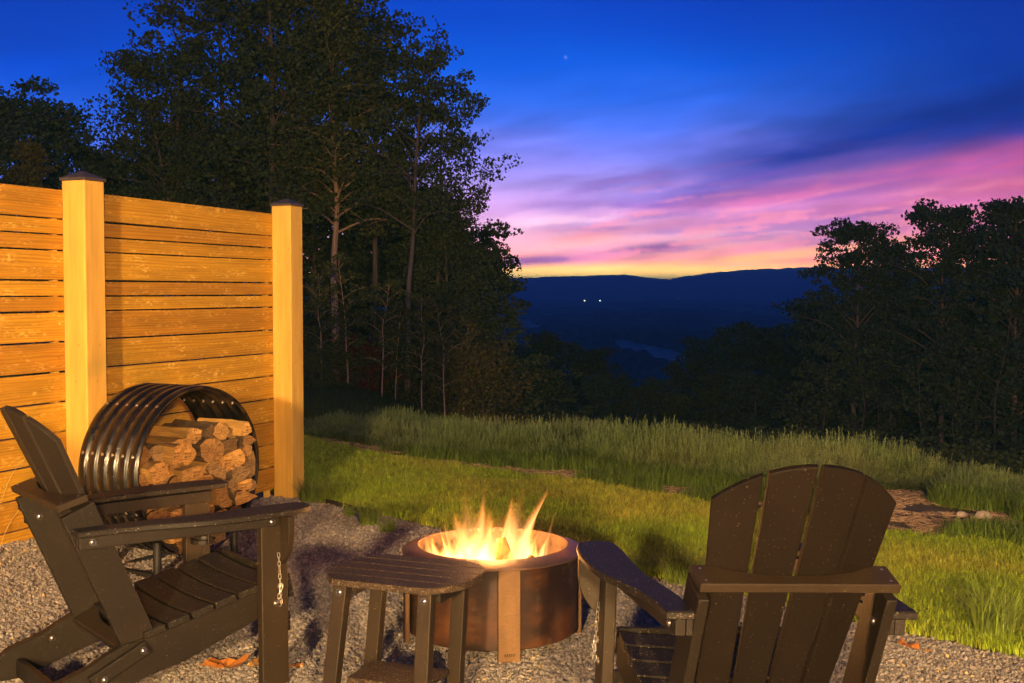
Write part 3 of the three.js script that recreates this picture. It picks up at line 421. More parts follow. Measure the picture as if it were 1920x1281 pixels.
  const LOGS = [
  [0.277, 0.181, 0.077, 0.069, 'w', 0.20, 0.03, 0, 'long pale split log lying on top of the firewood stack'],
  [0.050, 0.092, 0.165, 0.115, 'r', 0.30, 0.02, 1, 'thick bark-covered log under the top log of the stack'],
  [-0.192, 0.106, 0.068, 0.091, 'q', 0.00, 0.03, 0, 'square-split bright log at the upper left of the stack'],
  [0.313, 0.119, 0.088, 0.055, 'w', 0.50, 0.00, 1, 'dark split log end just under the long top log'],
  [0.296, 0.115, 0.099, 0.085, 'q', 0.10, -0.05, 0, 'pale split face set back beneath the long top log'],
  [0.176, 0.101, 0.115, 0.081, 'w', 1.20, 0.00, 2, 'brown split log end right of the thick bark-covered log'],
  [-0.298, 0.031, 0.121, 0.081, 'q', 0.30, 0.01, 0, 'orange split log end below the square-split bright log'],
  [-0.359, -0.007, 0.088, 0.092, 'w', 0.80, 0.00, 1, 'dark reddish log end touching the left rim of the rack'],
  [-0.163, 0.023, 0.093, 0.054, 'q', 0.50, -0.02, 1, 'dark log end between two orange split logs'],
  [-0.104, 0.000, 0.132, 0.063, 'q', 0.15, 0.03, 0, 'small bright brick-shaped split log mid stack'],
  [0.038, 0.008, 0.104, 0.077, 'w', 2.00, 0.00, 0, 'tan split log end right of the brick-shaped log'],
  [0.083, 0.000, 0.115, 0.115, 'w', 1.57, 0.02, 2, 'tall pointed grey log end in the middle of the stack'],
  [0.185, 0.027, 0.159, 0.086, 'q', 0.35, 0.03, 0, 'broad pale split log end on the right half of the stack'],
  [0.324, 0.061, 0.093, 0.055, 'r', 0.00, 0.00, 1, 'round tan log end near the right rim of the rack'],
  [0.236, -0.040, 0.137, 0.092, 'w', 0.60, 0.02, 2, 'grey triangular log end on the right of the stack'],
  [0.343, -0.022, 0.097, 0.123, 'q', 0.15, -0.01, 2, 'tall dark grey log end against the right rim'],
  [-0.305, -0.046, 0.134, 0.069, 'w', 0.30, 0.02, 1, 'tan triangular log end on the left of the stack'],
  [-0.152, -0.035, 0.110, 0.061, 'r', 0.00, -0.01, 1, 'round dark log end with growth rings'],
  [-0.033, -0.045, 0.181, 0.038, 'q', 0.05, 0.00, 0, 'flat ragged pale slab of split wood'],
  [-0.353, -0.081, 0.086, 0.046, 'r', 0.00, 0.02, 0, 'small pale log end above the chair arm, far left'],
  [-0.231, -0.096, 0.121, 0.061, 'q', 0.40, 0.00, 1, 'brown split log end above the chair arm'],
  [-0.066, -0.100, 0.132, 0.061, 'w', 0.20, -0.02, 1, 'dark split log end half hidden by the chair arm'],
  [0.055, -0.108, 0.121, 0.077, 'q', 0.60, -0.01, 2, 'grey-brown log end above the chair arm tip'],
  [0.200, -0.105, 0.099, 0.111, 'w', 1.40, 0.01, 2, 'grey wedge of wood beside the chair arm tip'],
  [0.105, -0.115, 0.077, 0.115, 'q', 0.10, 0.03, 0, 'bright upright split log beside the chair arm tip'],
  [0.275, -0.109, 0.079, 0.051, 'q', 0.20, 0.02, 0, 'small bright square log end at the lower right'],
  [0.337, -0.117, 0.097, 0.063, 'w', 0.40, 0.02, 2, 'weathered grey log end jutting at the right rim'],
  [0.236, -0.163, 0.143, 0.065, 'w', 0.50, 0.04, 1, 'split log with lit orange side at the lower right'],
  [0.148, -0.183, 0.077, 0.046, 'r', 0.00, 0.01, 1, 'small dark log end at the lower right of the stack'],
  [-0.297, -0.181, 0.115, 0.063, 'r', 0.00, 0.02, 1, 'rough bark log end seen under the far chair arm'],
  [-0.250, -0.208, 0.094, 0.065, 'w', 0.90, 0.02, 0, 'orange split log end seen under the far chair arm'],
  [-0.175, -0.196, 0.092, 0.073, 'q', 0.15, 0.03, 0, 'pale split log end seen under the far chair arm'],
  [-0.077, -0.192, 0.066, 0.065, 'w', 0.30, 0.00, 2, 'grey log end behind the arm post of the chair'],
  [-0.202, -0.289, 0.104, 0.046, 'w', 0.40, 0.03, 0, 'pale split log low in the rack, seen below the near arm'],
  [-0.120, -0.329, 0.110, 0.085, 'q', 0.40, 0.02, 1, 'dark bark log low in the rack beside the cup holder'],
  [-0.227, -0.252, 0.132, 0.069, 'q', 0.20, 0.00, 1, 'brown split log end hidden mostly by the near chair arm'],
  [-0.121, -0.281, 0.121, 0.069, 'r', 0.00, 0.00, 1, 'round log end hidden mostly by the near chair arm'],
  [0.011, -0.273, 0.121, 0.077, 'w', 0.20, 0.00, 0, 'split log end behind the chair arm post'],
  [0.132, -0.261, 0.121, 0.077, 'q', 0.50, 0.00, 1, 'split log end between the two chair arms'],
  [0.231, -0.242, 0.099, 0.061, 'r', 0.20, 0.00, 2, 'grey round log end between the two chair arms'],
  [0.000, -0.350, 0.110, 0.069, 'w', 0.20, 0.00, 1, 'dark log end at the bottom of the rack'],
  [0.098, -0.336, 0.110, 0.069, 'q', 0.20, 0.00, 2, 'grey log end at the bottom of the rack'],
  ];
  const Rr = rng(99);
  for (let k = 0, tries = 0; k < 24 && tries < 4000; tries++) { const x = (Rr() * 2 - 1) * 0.37, y = -0.37 + Rr() * 0.56; if (Math.hypot(x, y) > 0.355 || y > 0.12 + 0.12 * sstep(-0.2, 0.1, x)) continue; if (LOGS.some(([a, b, w, h]) => Math.abs(a - x) < w * 0.42 + 0.022 && Math.abs(b - y) < h * 0.42 + 0.018)) continue; LOGS.push([x, y, 0.07 + 0.03 * Rr(), 0.055 + 0.03 * Rr(), Rr() < 0.5 ? 'w' : 'q', Rr() * 2, -0.015 - 0.035 * Rr(), Rr() * 3 | 0, 'small split log end wedged deep between the bigger logs']); k++; }
  LOGS.forEach(([cx, cy, w, h, kind, rot, zo, mat, label]) => {
    const tn = Rr() * 4 | 0, len = 0.3 + 0.06 * Rr(), raw = kind === 'r' ? Array.from({ length: 14 }, (_, i) => [Math.cos(i / 14 * 6.283), Math.sin(i / 14 * 6.283)]) : kind === 'q' ? [[-1, -0.9], [-0.1, -1], [0.9, -0.85], [1, 0.1], [0.85, 0.9], [0, 1], [-0.95, 0.8], [-0.9, 0]] : [[-1, -0.75], [0, -1], [0.95, -0.85], [0.75, 0.1], [0.35, 0.85], [0, 1.05], [-0.35, 0.7], [-0.75, 0]];
    const c = Math.cos(rot), s = Math.sin(rot), ring = raw.map(([x, y]) => { const j = 1 + (Rr() - 0.5) * (kind === 'r' ? 0.16 : 0.1); return [(x * c - y * s) * j * w * 0.54, (x * s + y * c) * j * h * 0.54]; });
    // subdivide the outline so that it is never straight
    const pts = []; ring.forEach(([x, y], i) => { const [x2, y2] = ring[(i + 1) % ring.length], L = Math.hypot(x2 - x, y2 - y); for (let k = 0; k < 3; k++) { const u = k / 3, j = (Rr() - 0.5) * L * 0.07 * (k ? 1 : 0); pts.push([x + (x2 - x) * u - (y2 - y) / L * j, y + (y2 - y) * u + (x2 - x) / L * j]); } });
    const n = pts.length, zs = 7, A = [], U = [], E = [], EU = []; let per = [0]; for (let i = 0; i < n; i++) { const [x, y] = pts[i], [x2, y2] = pts[(i + 1) % n]; per.push(per[i] + Math.hypot(x2 - x, y2 - y)); }
    const z1 = zo + (Rr() - 0.5) * 0.02, bend = (Rr() - 0.5) * 0.02, bend2 = (Rr() - 0.5) * 0.012, slantX = (Rr() - 0.5) * 0.5, slantY = (Rr() - 0.5) * 0.4, ph = Rr() * 99;
    const at = (i, k) => { const [x, y] = pts[i % n], u = k / zs, tp = 1 - 0.1 * u, wob = (vnoise(i % n * 0.7 + ph, k * 0.9) - 0.5) * 0.006; return [x * tp + bend * Math.sin(u * 3) + wob, y * tp + bend2 * u + wob, z1 - len * u + (k === 0 ? x * slantX + y * slantY + (vnoise(i % n + ph, 3.3) - 0.5) * 0.008 : 0)]; };
    for (let i = 0; i < n; i++) for (let k = 0; k < zs; k++) { const q = [at(i, k), at(i, k + 1), at(i + 1, k), at(i + 1, k + 1)], uu = (i2, k2) => [k2 / zs * len, per[i2] + ph]; for (const [a, b] of [[0, [i, k]], [2, [i + 1, k]], [1, [i, k + 1]], [2, [i + 1, k]], [3, [i + 1, k + 1]], [1, [i, k + 1]]]) { A.push(...q[a]); U.push(...uu(b[0], b[1])); } }
    const cap = (k, flip) => { const mid = [0, 0, 0]; const rim = pts.map((_, i) => at(i, k)); for (const r of rim) for (let c2 = 0; c2 < 3; c2++) mid[c2] += r[c2] / n; for (let i = 0; i < n; i++) { const a = rim[i], b = rim[(i + 1) % n]; for (const v of flip ? [mid, b, a] : [mid, a, b]) { E.push(...v); EU.push(v[0] + ph, v[1]); } } };
    cap(0, false); cap(zs, true);
    const g = (p, u) => { const b = new THREE.BufferGeometry(); b.setAttribute('position', new THREE.Float32BufferAttribute(p, 3)); b.setAttribute('uv', new THREE.Float32BufferAttribute(u, 2)); b.computeVertexNormals(); return b; };
    const o = thing('firewood_log', label, 'firewood', [0, 0, 0], 0, 'split logs stacked in the steel ring');
    o.position.set(cx, cy, 0).applyAxisAngle(V3(0, 1, 0), turn).add(V3(...pos)); o.rotation.y = turn;
    obj('split_side', toCreasedNormals(g(A, U), 0.7), mats[mat + 3 * tn][0], o); obj('cut_end', g(E, EU), mats[mat + 3 * tn][1], o);
  });
}

// ---------------------------------------------------------------- the fire
const flame = (() => {
  const pit = V3(-0.075, 0, -4.57), R = rng(404);
  const burnt = tex(256, 256, (u, v, x, y) => { const n = fbm(u * 9, v * 9, 9, 9, 5); return mix3([0.03, 0.02, 0.015], [0.32, 0.18, 0.08], clamp(2.2 * n - 0.7)); }, true, 3);
  const charM = std({ map: burnt, bumpMap: burnt, bumpScale: 0.006, roughness: 1 });
  const pale = std({ map: burnt, color: rgb(2.2, 1.7, 1.2), bumpMap: burnt, bumpScale: 0.004, roughness: 1 });
  const log = (label, a, b, r, seed, tip = 0.9, m2 = charM) => { const g = new THREE.CylinderGeometry(r * tip, r, a.distanceTo(b), 9, 6); const p = g.attributes.position; for (let i = 0; i < p.count; i++) { const k = 0.78 + 0.5 * vnoise(Math.atan2(p.getX(i), p.getZ(i)) * 1.4 + seed, p.getY(i) * 14); p.setX(i, p.getX(i) * k); p.setZ(i, p.getZ(i) * k); } const q = new THREE.Quaternion().setFromUnitVectors(V3(0, 1, 0), b.clone().sub(a).normalize()); g.applyQuaternion(q); const m = (a.clone().add(b)).multiplyScalar(0.5); const o = obj('burning_log', uvBox(toCreasedNormals(prep(g), 0.7)), m2); o.position.copy(pit).add(m); return tag(o, label, 'firewood', 'logs burning in the fire pit'); };
  log('charred log standing on end in the flames', V3(0.075, 0.12, 0.1), V3(0.035, 0.405, 0.04), 0.1, 3, 0.16, pale);
  log('charred log sloping down right of the upright log', V3(0.18, 0.3, 0.06), V3(0.0, 0.17, 0.14), 0.05, 13);
  log('charred log lying low on the left of the fire', V3(-0.24, 0.2, 0.06), V3(0.02, 0.16, -0.14), 0.05, 23);
  log('charred log lying across the back of the fire', V3(-0.1, 0.19, -0.16), V3(0.2, 0.2, -0.1), 0.05, 33);
  const o = thing('campfire_flame', 'bright yellow-orange flames rising from the steel fire pit', 'fire', pit.toArray());
  const ember = obj('ember_bed', new THREE.CylinderGeometry(0.27, 0.28, 0.03, 40).translate(0, 0.13, 0), std({ color: rgb(0.1, 0.04, 0.02), emissive: rgb(1, 0.34, 0.06), emissiveIntensity: 5, roughness: 1 }), o);
  // each tongue: nested, tapering, twisting shells of thin glowing gas
  const tongue = (x, z, y0, h0, r, leanX, leanZ, heat, fade) => {
    const P = [], C = [], I = [], h = h0 * 0.94, seg = 16, rings = 20, ph = R() * 9, shells = [1, 0.72, 0.46, 0.24]; let base = 0;
    for (const sh of shells) {
      for (let j = 0; j <= rings; j++) {
        const u = j / rings, up = y0 + h * (u * (0.86 + 0.14 * sh)) * (1.08 - 0.1 * sh), bell = (0.5 + 0.9 * Math.sin(Math.min(u * 2.6, 1.57))) * (1 - u) ** 0.85 * 0.75, wx = leanX * u * u + 0.3 * r * Math.sin(u * 5 + ph) * u, wz = leanZ * u * u + 0.3 * r * Math.cos(u * 4.3 + ph) * u;
        const cool = clamp(u * 1.15 - (1 - sh) * 0.25), col = mix3([1.0, 0.6, 0.24], [1.0, 0.27, 0.03], cool), k = heat * (1.4 - 0.75 * u) * (1 + (1 - sh) * 0.8), al = fade * 0.72 * (1 - u) ** 1.25 * (0.35 + 0.65 * (1 - sh) / 0.76) * sstep(0, 0.12, u);
        for (let i = 0; i < seg; i++) { const a = i / seg * 6.2832, w = 1 + (0.3 + 0.5 * u) * (vnoise(Math.cos(a) * 1.6 + ph + 5, Math.sin(a) * 1.6 + u * 4.5 + 7) - 0.5) * 2; P.push(x + wx + Math.cos(a) * r * sh * bell * w, up, z + wz + Math.sin(a) * r * sh * bell * w); C.push(col[0] * k, col[1] * k, col[2] * k, clamp(al)); }
      }
      for (let j = 0; j < rings; j++) for (let i = 0; i < seg; i++) { const a = base + j * seg + i, b = base + j * seg + (i + 1) % seg; I.push(a, b, b + seg, a, b + seg, a + seg); }
      base += (rings + 1) * seg;
    }
    const g = new THREE.BufferGeometry(); g.setAttribute('position', new THREE.Float32BufferAttribute(P, 3)); g.setAttribute('color', new THREE.Float32BufferAttribute(C, 4)); g.setIndex(I); g.computeVertexNormals(); return g;
  };
  const gas = new THREE.MeshBasicMaterial({ vertexColors: true, transparent: true, side: THREE.DoubleSide });
  // x, z, foot, height, radius, lean, lean, heat, density
  for (const a of [[-0.1, 0.0, 0.16, 0.3, 0.12, 0, 0, 14, 1.2], [-0.02, 0.04, 0.16, 0.29, 0.12, 0, 0, 14, 1.2], [-0.17, 0.02, 0.16, 0.25, 0.1, 0, 0, 10, 1.1], [0.12, -0.05, 0.16, 0.28, 0.11, 0, 0, 6, 0.9], [0.05, -0.12, 0.16, 0.36, 0.1, 0.02, 0, 3, 0.6], [-0.13, -0.1, 0.16, 0.36, 0.09, -0.01, 0, 3, 0.6], [-0.14, 0.06, 0.15, 0.26, 0.13, 0.01, 0, 9, 0.9], [-0.05, 0.1, 0.15, 0.25, 0.14, 0.01, 0, 10, 1], [0.06, 0.06, 0.15, 0.27, 0.12, 0, 0, 7, 0.8], [0.15, 0.04, 0.15, 0.24, 0.1, 0, 0, 4, 0.7], [-0.2, 0.03, 0.15, 0.22, 0.09, -0.02, 0, 6, 0.8], [-0.1, 0.02, 0.15, 0.5, 0.13, 0.03, 0, 1.3, 0.32], [0.09, 0.0, 0.16, 0.5, 0.12, 0.05, 0, 1.3, 0.3], [0.0, -0.04, 0.15, 0.4, 0.2, 0, 0, 1.6, 0.35], [-0.07, 0.02, 0.15, 0.46, 0.075, 0.02, 0, 2.4, 0.8], [-0.1, -0.04, 0.15, 0.36, 0.09, 0.01, 0, 3.5, 0.9], [-0.04, 0.06, 0.15, 0.31, 0.1, 0.0, 0, 6, 1.2], [-0.13, 0.05, 0.15, 0.28, 0.1, -0.02, 0, 6, 1.2], [-0.08, 0.1, 0.15, 0.24, 0.11, 0, 0, 8, 1.4], [-0.16, -0.05, 0.16, 0.34, 0.03, -0.03, 0, 2.4, 0.8], [-0.22, 0.0, 0.18, 0.27, 0.05, -0.07, 0, 2.6, 0.9], [-0.18, 0.08, 0.15, 0.23, 0.08, -0.05, 0, 5, 1.1], [0.015, 0.0, 0.22, 0.33, 0.022, 0.06, 0, 3, 0.9], [0.03, 0.07, 0.2, 0.26, 0.03, -0.07, 0, 4, 1], [0.07, -0.03, 0.18, 0.44, 0.06, -0.01, 0, 2.6, 0.75], [0.09, 0.01, 0.2, 0.46, 0.04, 0.14, 0, 2.6, 0.85], [0.13, 0.02, 0.2, 0.3, 0.06, 0.03, 0, 4, 1], [0.12, 0.06, 0.18, 0.22, 0.06, 0.02, 0, 5, 1.1], [0.0, -0.1, 0.15, 0.4, 0.09, 0, 0, 2.2, 0.7], [-0.05, -0.06, 0.15, 0.5, 0.05, 0.03, 0, 1.6, 0.5], [0.2, -0.04, 0.16, 0.4, 0.02, 0.05, 0, 1.0, 0.4], [0.2, 0.05, 0.14, 0.19, 0.07, 0.03, 0, 2.4, 0.7], [0.0, 0.16, 0.15, 0.18, 0.09, 0, 0, 6, 1.1], [-0.26, 0.02, 0.2, 0.17, 0.03, -0.05, 0, 1.8, 0.7]]) obj('flame_tongue', tongue(...a), gas, o);
  for (let i = 0; i < 26; i++) { const a = R() * 6.283, d = 0.2 * Math.sqrt(R()), x = d * Math.cos(a) - 0.02, hgt = (0.2 + 0.2 * R()) * (1 - 0.9 * d); obj('flame_tongue', tongue(x, d * Math.sin(a) + 0.01, 0.15, hgt, 0.02 + 0.03 * R(), (R() - 0.5) * 0.12 + x * 0.2, (R() - 0.5) * 0.06, 3 + 4 * R(), 0.6 + 0.4 * R()), gas, o); }
  const light = new THREE.PointLight(rgb(...FIRE.color), FIRE.power); light.position.set(0.0, 0.43, 0.0); light.castShadow = true; light.shadow.radius = 5; o.add(light);
  return o;
})();

// ---------------------------------------------------------------- the house behind the camera, whose porch lantern lights the yard
{
  const h = thing('house', 'pale clapboard house wall behind the seating area', 'house', [-0.5, 0, 5.9]);
  obj('wall', box(9, 3.4, 0.2, 0.01).translate(0, 1.7, 0.12), std({ color: rgb(0.35, 0.33, 0.3), roughness: 0.8 }), h);
  for (let i = 0; i < 22; i++) obj('siding_board', box(9, 0.15, 0.014, 0.002).rotateX(0.06).translate(0, 0.1 + i * 0.15, 0.01), std({ color: rgb(0.4, 0.38, 0.34), roughness: 0.75 }), h);
  obj('eave', box(9.6, 0.14, 0.9, 0.01).translate(0, 3.48, -0.2), std({ color: rgb(0.3, 0.28, 0.26), roughness: 0.8 }), h);
  LAMPS.forEach((A, i) => {
    const l = thing('porch_lantern', i ? 'lit black porch lantern right of the seating, on the house wall' : 'lit black porch lantern left of the seating, on the house wall', 'lantern', A.at, 0, 'porch lanterns on the house wall');
    obj('back_plate', box(0.12, 0.3, 0.02).translate(0, 0, 0.27), M.blackMetal, l);
    obj('bracket', bar(V3(0, 0.2, 0.27), V3(0, 0.2, 0.0), 0.02, 0.02, V3(0, 1, 0)), M.blackMetal, l);
    obj('roof', new THREE.ConeGeometry(0.16, 0.09, 4).rotateY(Math.PI / 4).translate(0, 0.2, 0), M.blackMetal, l);
    obj('bottom', box(0.19, 0.02, 0.19).translate(0, -0.17, 0), M.blackMetal, l);
    for (const x of [-0.088, 0.088]) for (const z of [-0.088, 0.088]) obj('frame_bar', box(0.012, 0.32, 0.012, 0.002).translate(x, 0, z), M.blackMetal, l);
    obj('bulb', new THREE.SphereGeometry(0.1, 20, 14), std({ color: rgb(0.8, 0.7, 0.5), emissive: rgb(...A.color), emissiveIntensity: 30 }), l);
    const p = new THREE.PointLight(rgb(...A.color), A.power); p.castShadow = true; p.shadow.radius = 9; l.add(p);
  });
}

// ---------------------------------------------------------------- grass
function blades(n, R, h, w, spread, bendK) { // a small clump of blades, each two tapering segments
  const P = [], C = [], I = [];
  for (let i = 0; i < n; i++) {
    const a = R() * 6.283, r = spread * Math.sqrt(R()), x = r * Math.cos(a), z = r * Math.sin(a), d = R() * 6.283, L = h * (0.55 + 0.6 * R()), b = bendK * (0.3 + R()) * L, ww = w * (0.7 + 0.6 * R()), px = -Math.sin(d) * ww / 2, pz = Math.cos(d) * ww / 2, dx = Math.cos(d), dz = Math.sin(d), o = P.length / 3, k = 0.75 + 0.5 * R();
    const at = (u, s) => P.push(x + dx * b * u * u + px * s, L * u * (1 - 0.2 * bendK * u), z + dz * b * u * u + pz * s);
    at(0, 1); at(0, -1); at(0.5, 0.85); at(0.5, -0.85); at(0.8, 0.5); at(0.8, -0.5); at(1, 0);
    for (let q = 0; q < 7; q++) C.push(k, k, k * 0.9);
    I.push(o, o + 1, o + 3, o, o + 3, o + 2, o + 2, o + 3, o + 5, o + 2, o + 5, o + 4, o + 4, o + 5, o + 6);
  }
  const g = new THREE.BufferGeometry(); g.setAttribute('position', new THREE.Float32BufferAttribute(P, 3)); g.setAttribute('color', new THREE.Float32BufferAttribute(C, 3)); g.setIndex(I); g.computeVertexNormals(); return g;
}
const grassMat = phys({ color: 0xffffff, vertexColors: true, roughness: 0.7, transmission: 0.35, thickness: 0, side: THREE.DoubleSide, specularIntensity: 0.5 });
const inView = (X, F) => X < F * 0.6 + 0.3 && X > -F * 0.5 - 0.15;
function scatter(name, label, category, geo, n, seed, m, place) {
  const im = new THREE.InstancedMesh(geo, m, n), R = rng(seed), q = new THREE.Quaternion(), m4 = new THREE.Matrix4(), c = new THREE.Color(), e = new THREE.Euler(); let k = 0, tries = 0;
  while (k < n && tries++ < n * 60) { const p = place(R, c); if (!p) continue; const [X, F, dy, s, sy, rx, rz] = p; e.set(rx || 0, R() * 6.283, rz || 0, 'YXZ'); q.setFromEuler(e); m4.compose(onGround(X, F, dy), q, V3(s, sy ?? s, s)); im.setMatrixAt(k, m4); im.setColorAt(k, c); k++; }
  im.count = k; im.name = numbered(name); shadows(im); tag(im, label, category, null, 'stuff'); scene.add(im); return im;
}
const lawnEdge = (t) => LAWN_EDGE + 0.16 * (fbm(t * 0.9, 7, 1e5, 1e5, 3) - 0.5) * 2 + 0.1 * (fbm(t * 4, 1, 1e5, 1e5, 2) - 0.5);
{
  const RL = rng(61), map = tex(512, 512, (u, v, x, y) => { const n = fbm(u * 24, v * 24, 24, 24, 5); return mul3(mix3([0.1, 0.085, 0.025], [0.13, 0.15, 0.02], n), 0.7 + 0.6 * hash(x, y)); }, true, 1);
  struct('lawn', sheet(range(-7, 11, 180), range(-8, 14, 220), 0.004, (X, F) => { const s = ACROSS(X, F); return s > GRAVEL_EDGE + edgeWave(ALONG(X, F)) - 0.02 && s < lawnEdge(ALONG(X, F)) + 0.02; }), std({ map, roughness: 1 }));
  const lawnAt = (R, c, f0, f1) => {
    const F = f0 + (f1 - f0) * R() ** 1.2, X = (R() * 2.3 - 1) * F * 0.5; if (!inView(X, F)) return null;
    const s = ACROSS(X, F), t = ALONG(X, F); if (s < GRAVEL_EDGE + edgeWave(t) + 0.02 || s > lawnEdge(t)) return null;
    const thin = fbm(X * 2.2 + 7, F * 2.2, 1e5, 1e5, 3); if (R() < 0.5 - thin) return null;
    const dry = clamp(1.7 * (fbm(X * 1.4 + 30, F * 1.4, 1e5, 1e5, 4) - 0.4) + 0.5 * (R() - 0.5)), k = 0.5 + 0.95 * R(); c.setRGB(...mul3(mix3([0.3, 0.4, 0.03], [0.52, 0.41, 0.075], dry), k));
    return [X, F, 0, 0.8 + 0.55 * R(), (0.65 + 0.6 * R()) * (0.7 + 0.6 * fbm(X * 3, F * 3 + 60, 1e5, 1e5, 2)), 0, 0];
  };
  scatter('lawn_grass', 'short mown lawn grass between the gravel and the tall meadow', 'grass', blades(8, RL, 0.055, 0.0052, 0.03, 0.6), 66000, 62, grassMat, (R, c) => lawnAt(R, c, 3.8, 11.5));
  // meadow: stems with seed heads
  const RM = rng(63), head = (() => { const parts = []; for (let q = 0; q < 4; q++) { const stem = 0.42 + 0.14 * RM(), x = (RM() - 0.5) * 0.05, z = (RM() - 0.5) * 0.05, lx = (RM() - 0.5) * 0.12, lz = (RM() - 0.5) * 0.12; const top = V3(x + lx, stem, z + lz); const s = new THREE.CylinderGeometry(0.0009, 0.0016, 1, 3, 1, true); s.translate(0, 0.5, 0); s.scale(1, stem, 1); const m = new THREE.Matrix4().makeShear(0, 0, 0, lz / stem, 0, 0); s.applyMatrix4(new THREE.Matrix4().set(1, lx / stem, 0, x, 0, 1, 0, 0, 0, lz / stem, 1, z, 0, 0, 0, 1)); parts.push(prep(s)); for (let k = 0; k < 16; k++) { const u = 0.68 + 0.34 * (k / 16), w = 0.02 * (1.05 - u) * 3 + 0.004, a = k * 2.4, g = new THREE.BufferGeometry(), b = V3(x + lx * u, stem * u, z + lz * u), e = b.clone().add(V3(Math.cos(a) * w, 0.022, Math.sin(a) * w)), d = V3(-Math.sin(a) * 0.0022, 0, Math.cos(a) * 0.0022); const f = [b.clone().add(d), e, b.clone().sub(d)]; g.setAttribute('position', new THREE.Float32BufferAttribute(f.flatMap((v) => v.toArray()), 3)); g.setAttribute('uv', new THREE.Float32BufferAttribute(new Float32Array(6), 2)); g.computeVertexNormals(); parts.push(g); } } const g = merge(parts.map((p) => { p = prep(p); if (!p.attributes.uv) p.setAttribute('uv', new THREE.Float32BufferAttribute(new Float32Array(p.attributes.position.count * 2), 2)); p.deleteAttribute('color'); return p; })); const n = g.attributes.position.count, C = new Float32Array(n * 3); for (let i = 0; i < n; i++) { const y = g.attributes.position.getY(i), t = sstep(0.28, 0.4, y); C.set(mix3([0.9, 0.95, 0.8], [1.25, 1.15, 1.1], t), i * 3); } g.setAttribute('color', new THREE.BufferAttribute(C, 3)); return g; })();
  const tall = blades(11, RM, 0.4, 0.0065, 0.06, 0.42);
  const meadow = (R, c, isHead) => {
    const F = 6 + 13 * R() ** 1.1, X = (R() * 2.3 - 1) * F * 0.5; if (!inView(X, F)) return null; const s = ACROSS(X, F), t = ALONG(X, F), e = lawnEdge(t) + mix(0.3, 1.05, sstep(-7.8, -5.8, t)) + 1.15 * sstep(0.24, 0.36, X / F) + 1.1 * (fbm(t * 1.6 + 3, 5, 1e5, 1e5, 3) - 0.52);
    const mm = X / F; if (s < e || s > 12.5 || s > mix(7.0, 10, sstep(-0.17, 0.02, mm)) + 0.9 * (fbm(X, F * 0.6 + 20, 1e5, 1e5, 2) - 0.5)) return null;
    const gap = fbm(X * 0.75 + 11, F * 0.75 + 4, 1e5, 1e5, 3), right = 0; if (gap < 0.36) return null; if (R() < 1.6 * (0.5 - fbm(X * 2.3 + 40, F * 2.3, 1e5, 1e5, 2))) return null;
    
    const k = 0.42 + 0.8 * R(), dry = clamp(1.5 * (fbm(X * 0.9, F * 0.9 + 30, 1e5, 1e5, 3) - 0.42) + 0.3 * (R() - 0.5)); c.setRGB(...mul3(isHead ? mix3([0.22, 0.32, 0.1], [0.34, 0.35, 0.14], dry) : mix3([0.125, 0.19, 0.034], [0.21, 0.225, 0.055], dry), k));
    const edge = sstep(e, e + 0.5, s), hgt = (0.4 + 0.95 * fbm(X * 1.7 + 80, F * 1.7, 1e5, 1e5, 3)) * mix(0.55, 1, edge) * (1 - 0.4 * right) * mix(0.46, 0.76, sstep(-0.17, 0.1, mm)) * mix(1, 0.85, sstep(0.2, 0.36, mm)); return [X, F, 0, 0.85 + 0.4 * R(), hgt * (0.8 + 0.4 * R()), (R() - 0.5) * 0.24, (R() - 0.5) * 0.24];
  };
  scatter('tall_grass', 'tall green meadow grass in a band beyond the lawn', 'grass', tall, 26000, 64, grassMat, (R, c) => meadow(R, c, false));
  scatter('seeding_grass', 'pale seeding heads of the tall meadow grass', 'grass', head, 15500, 65, grassMat, (R, c) => meadow(R, c, true));
  // rough short growth and bare straw mulch
  const stalk = new THREE.CylinderGeometry(0.0013, 0.0013, 0.065, 3, 1).rotateZ(Math.PI / 2), stalkM = std({ color: 0xffffff, roughness: 0.9 });
  scatter('straw_mulch', 'pale straw and wood-chip mulch along the far edge of the lawn', 'mulch', stalk, 70000, 66, stalkM, (R, c) => {
    const F = 5.6 + 15 * R() ** 1.4, X = (R() * 2.3 - 1) * F * 0.5; if (!inView(X, F)) return null; const s = ACROSS(X, F), t = ALONG(X, F); if (s < lawnEdge(t) - 0.08 || s > 13) return null; if (s > lawnEdge(t) + 1.3 && fbm(X * 0.75 + 11, F * 0.75 + 4, 1e5, 1e5, 3) > 0.5 && X / F < 0.2) return null;
    if (fbm(X * 1.9 + 70, F * 1.9, 1e5, 1e5, 3) < 0.36) return null; const k = 0.3 + 0.95 * R(); c.setRGB(0.42 * k, 0.27 * k, 0.165 * k); return [X, F, 0.002 + 0.007 * R(), 0.4 + 0.9 * R(), 0.7 + R(), (R() - 0.5) * 0.35, (R() - 0.5) * 0.5];
  });
  scatter('rough_grass', 'low rough grass on the slope below the trees', 'grass', blades(9, RM, 0.16, 0.007, 0.08, 0.5), 14000, 67, grassMat, (R, c) => {
    const F = 9 + 20 * R(), X = (R() * 2.3 - 1) * F * 0.5; if (!inView(X, F)) return null; const s = ACROSS(X, F); if (s < 7.4 || s > 22 || X / F > 0.04) return null; if (fbm(X * 0.5 + 3, F * 0.5, 1e5, 1e5, 3) < 0.43) return null; const k = 0.6 + 0.6 * R(); c.setRGB(0.06 * k, 0.085 * k, 0.02 * k); return [X, F, 0, 0.8 + 0.8 * R(), 0.8 + 0.8 * R(), 0, 0];
  });
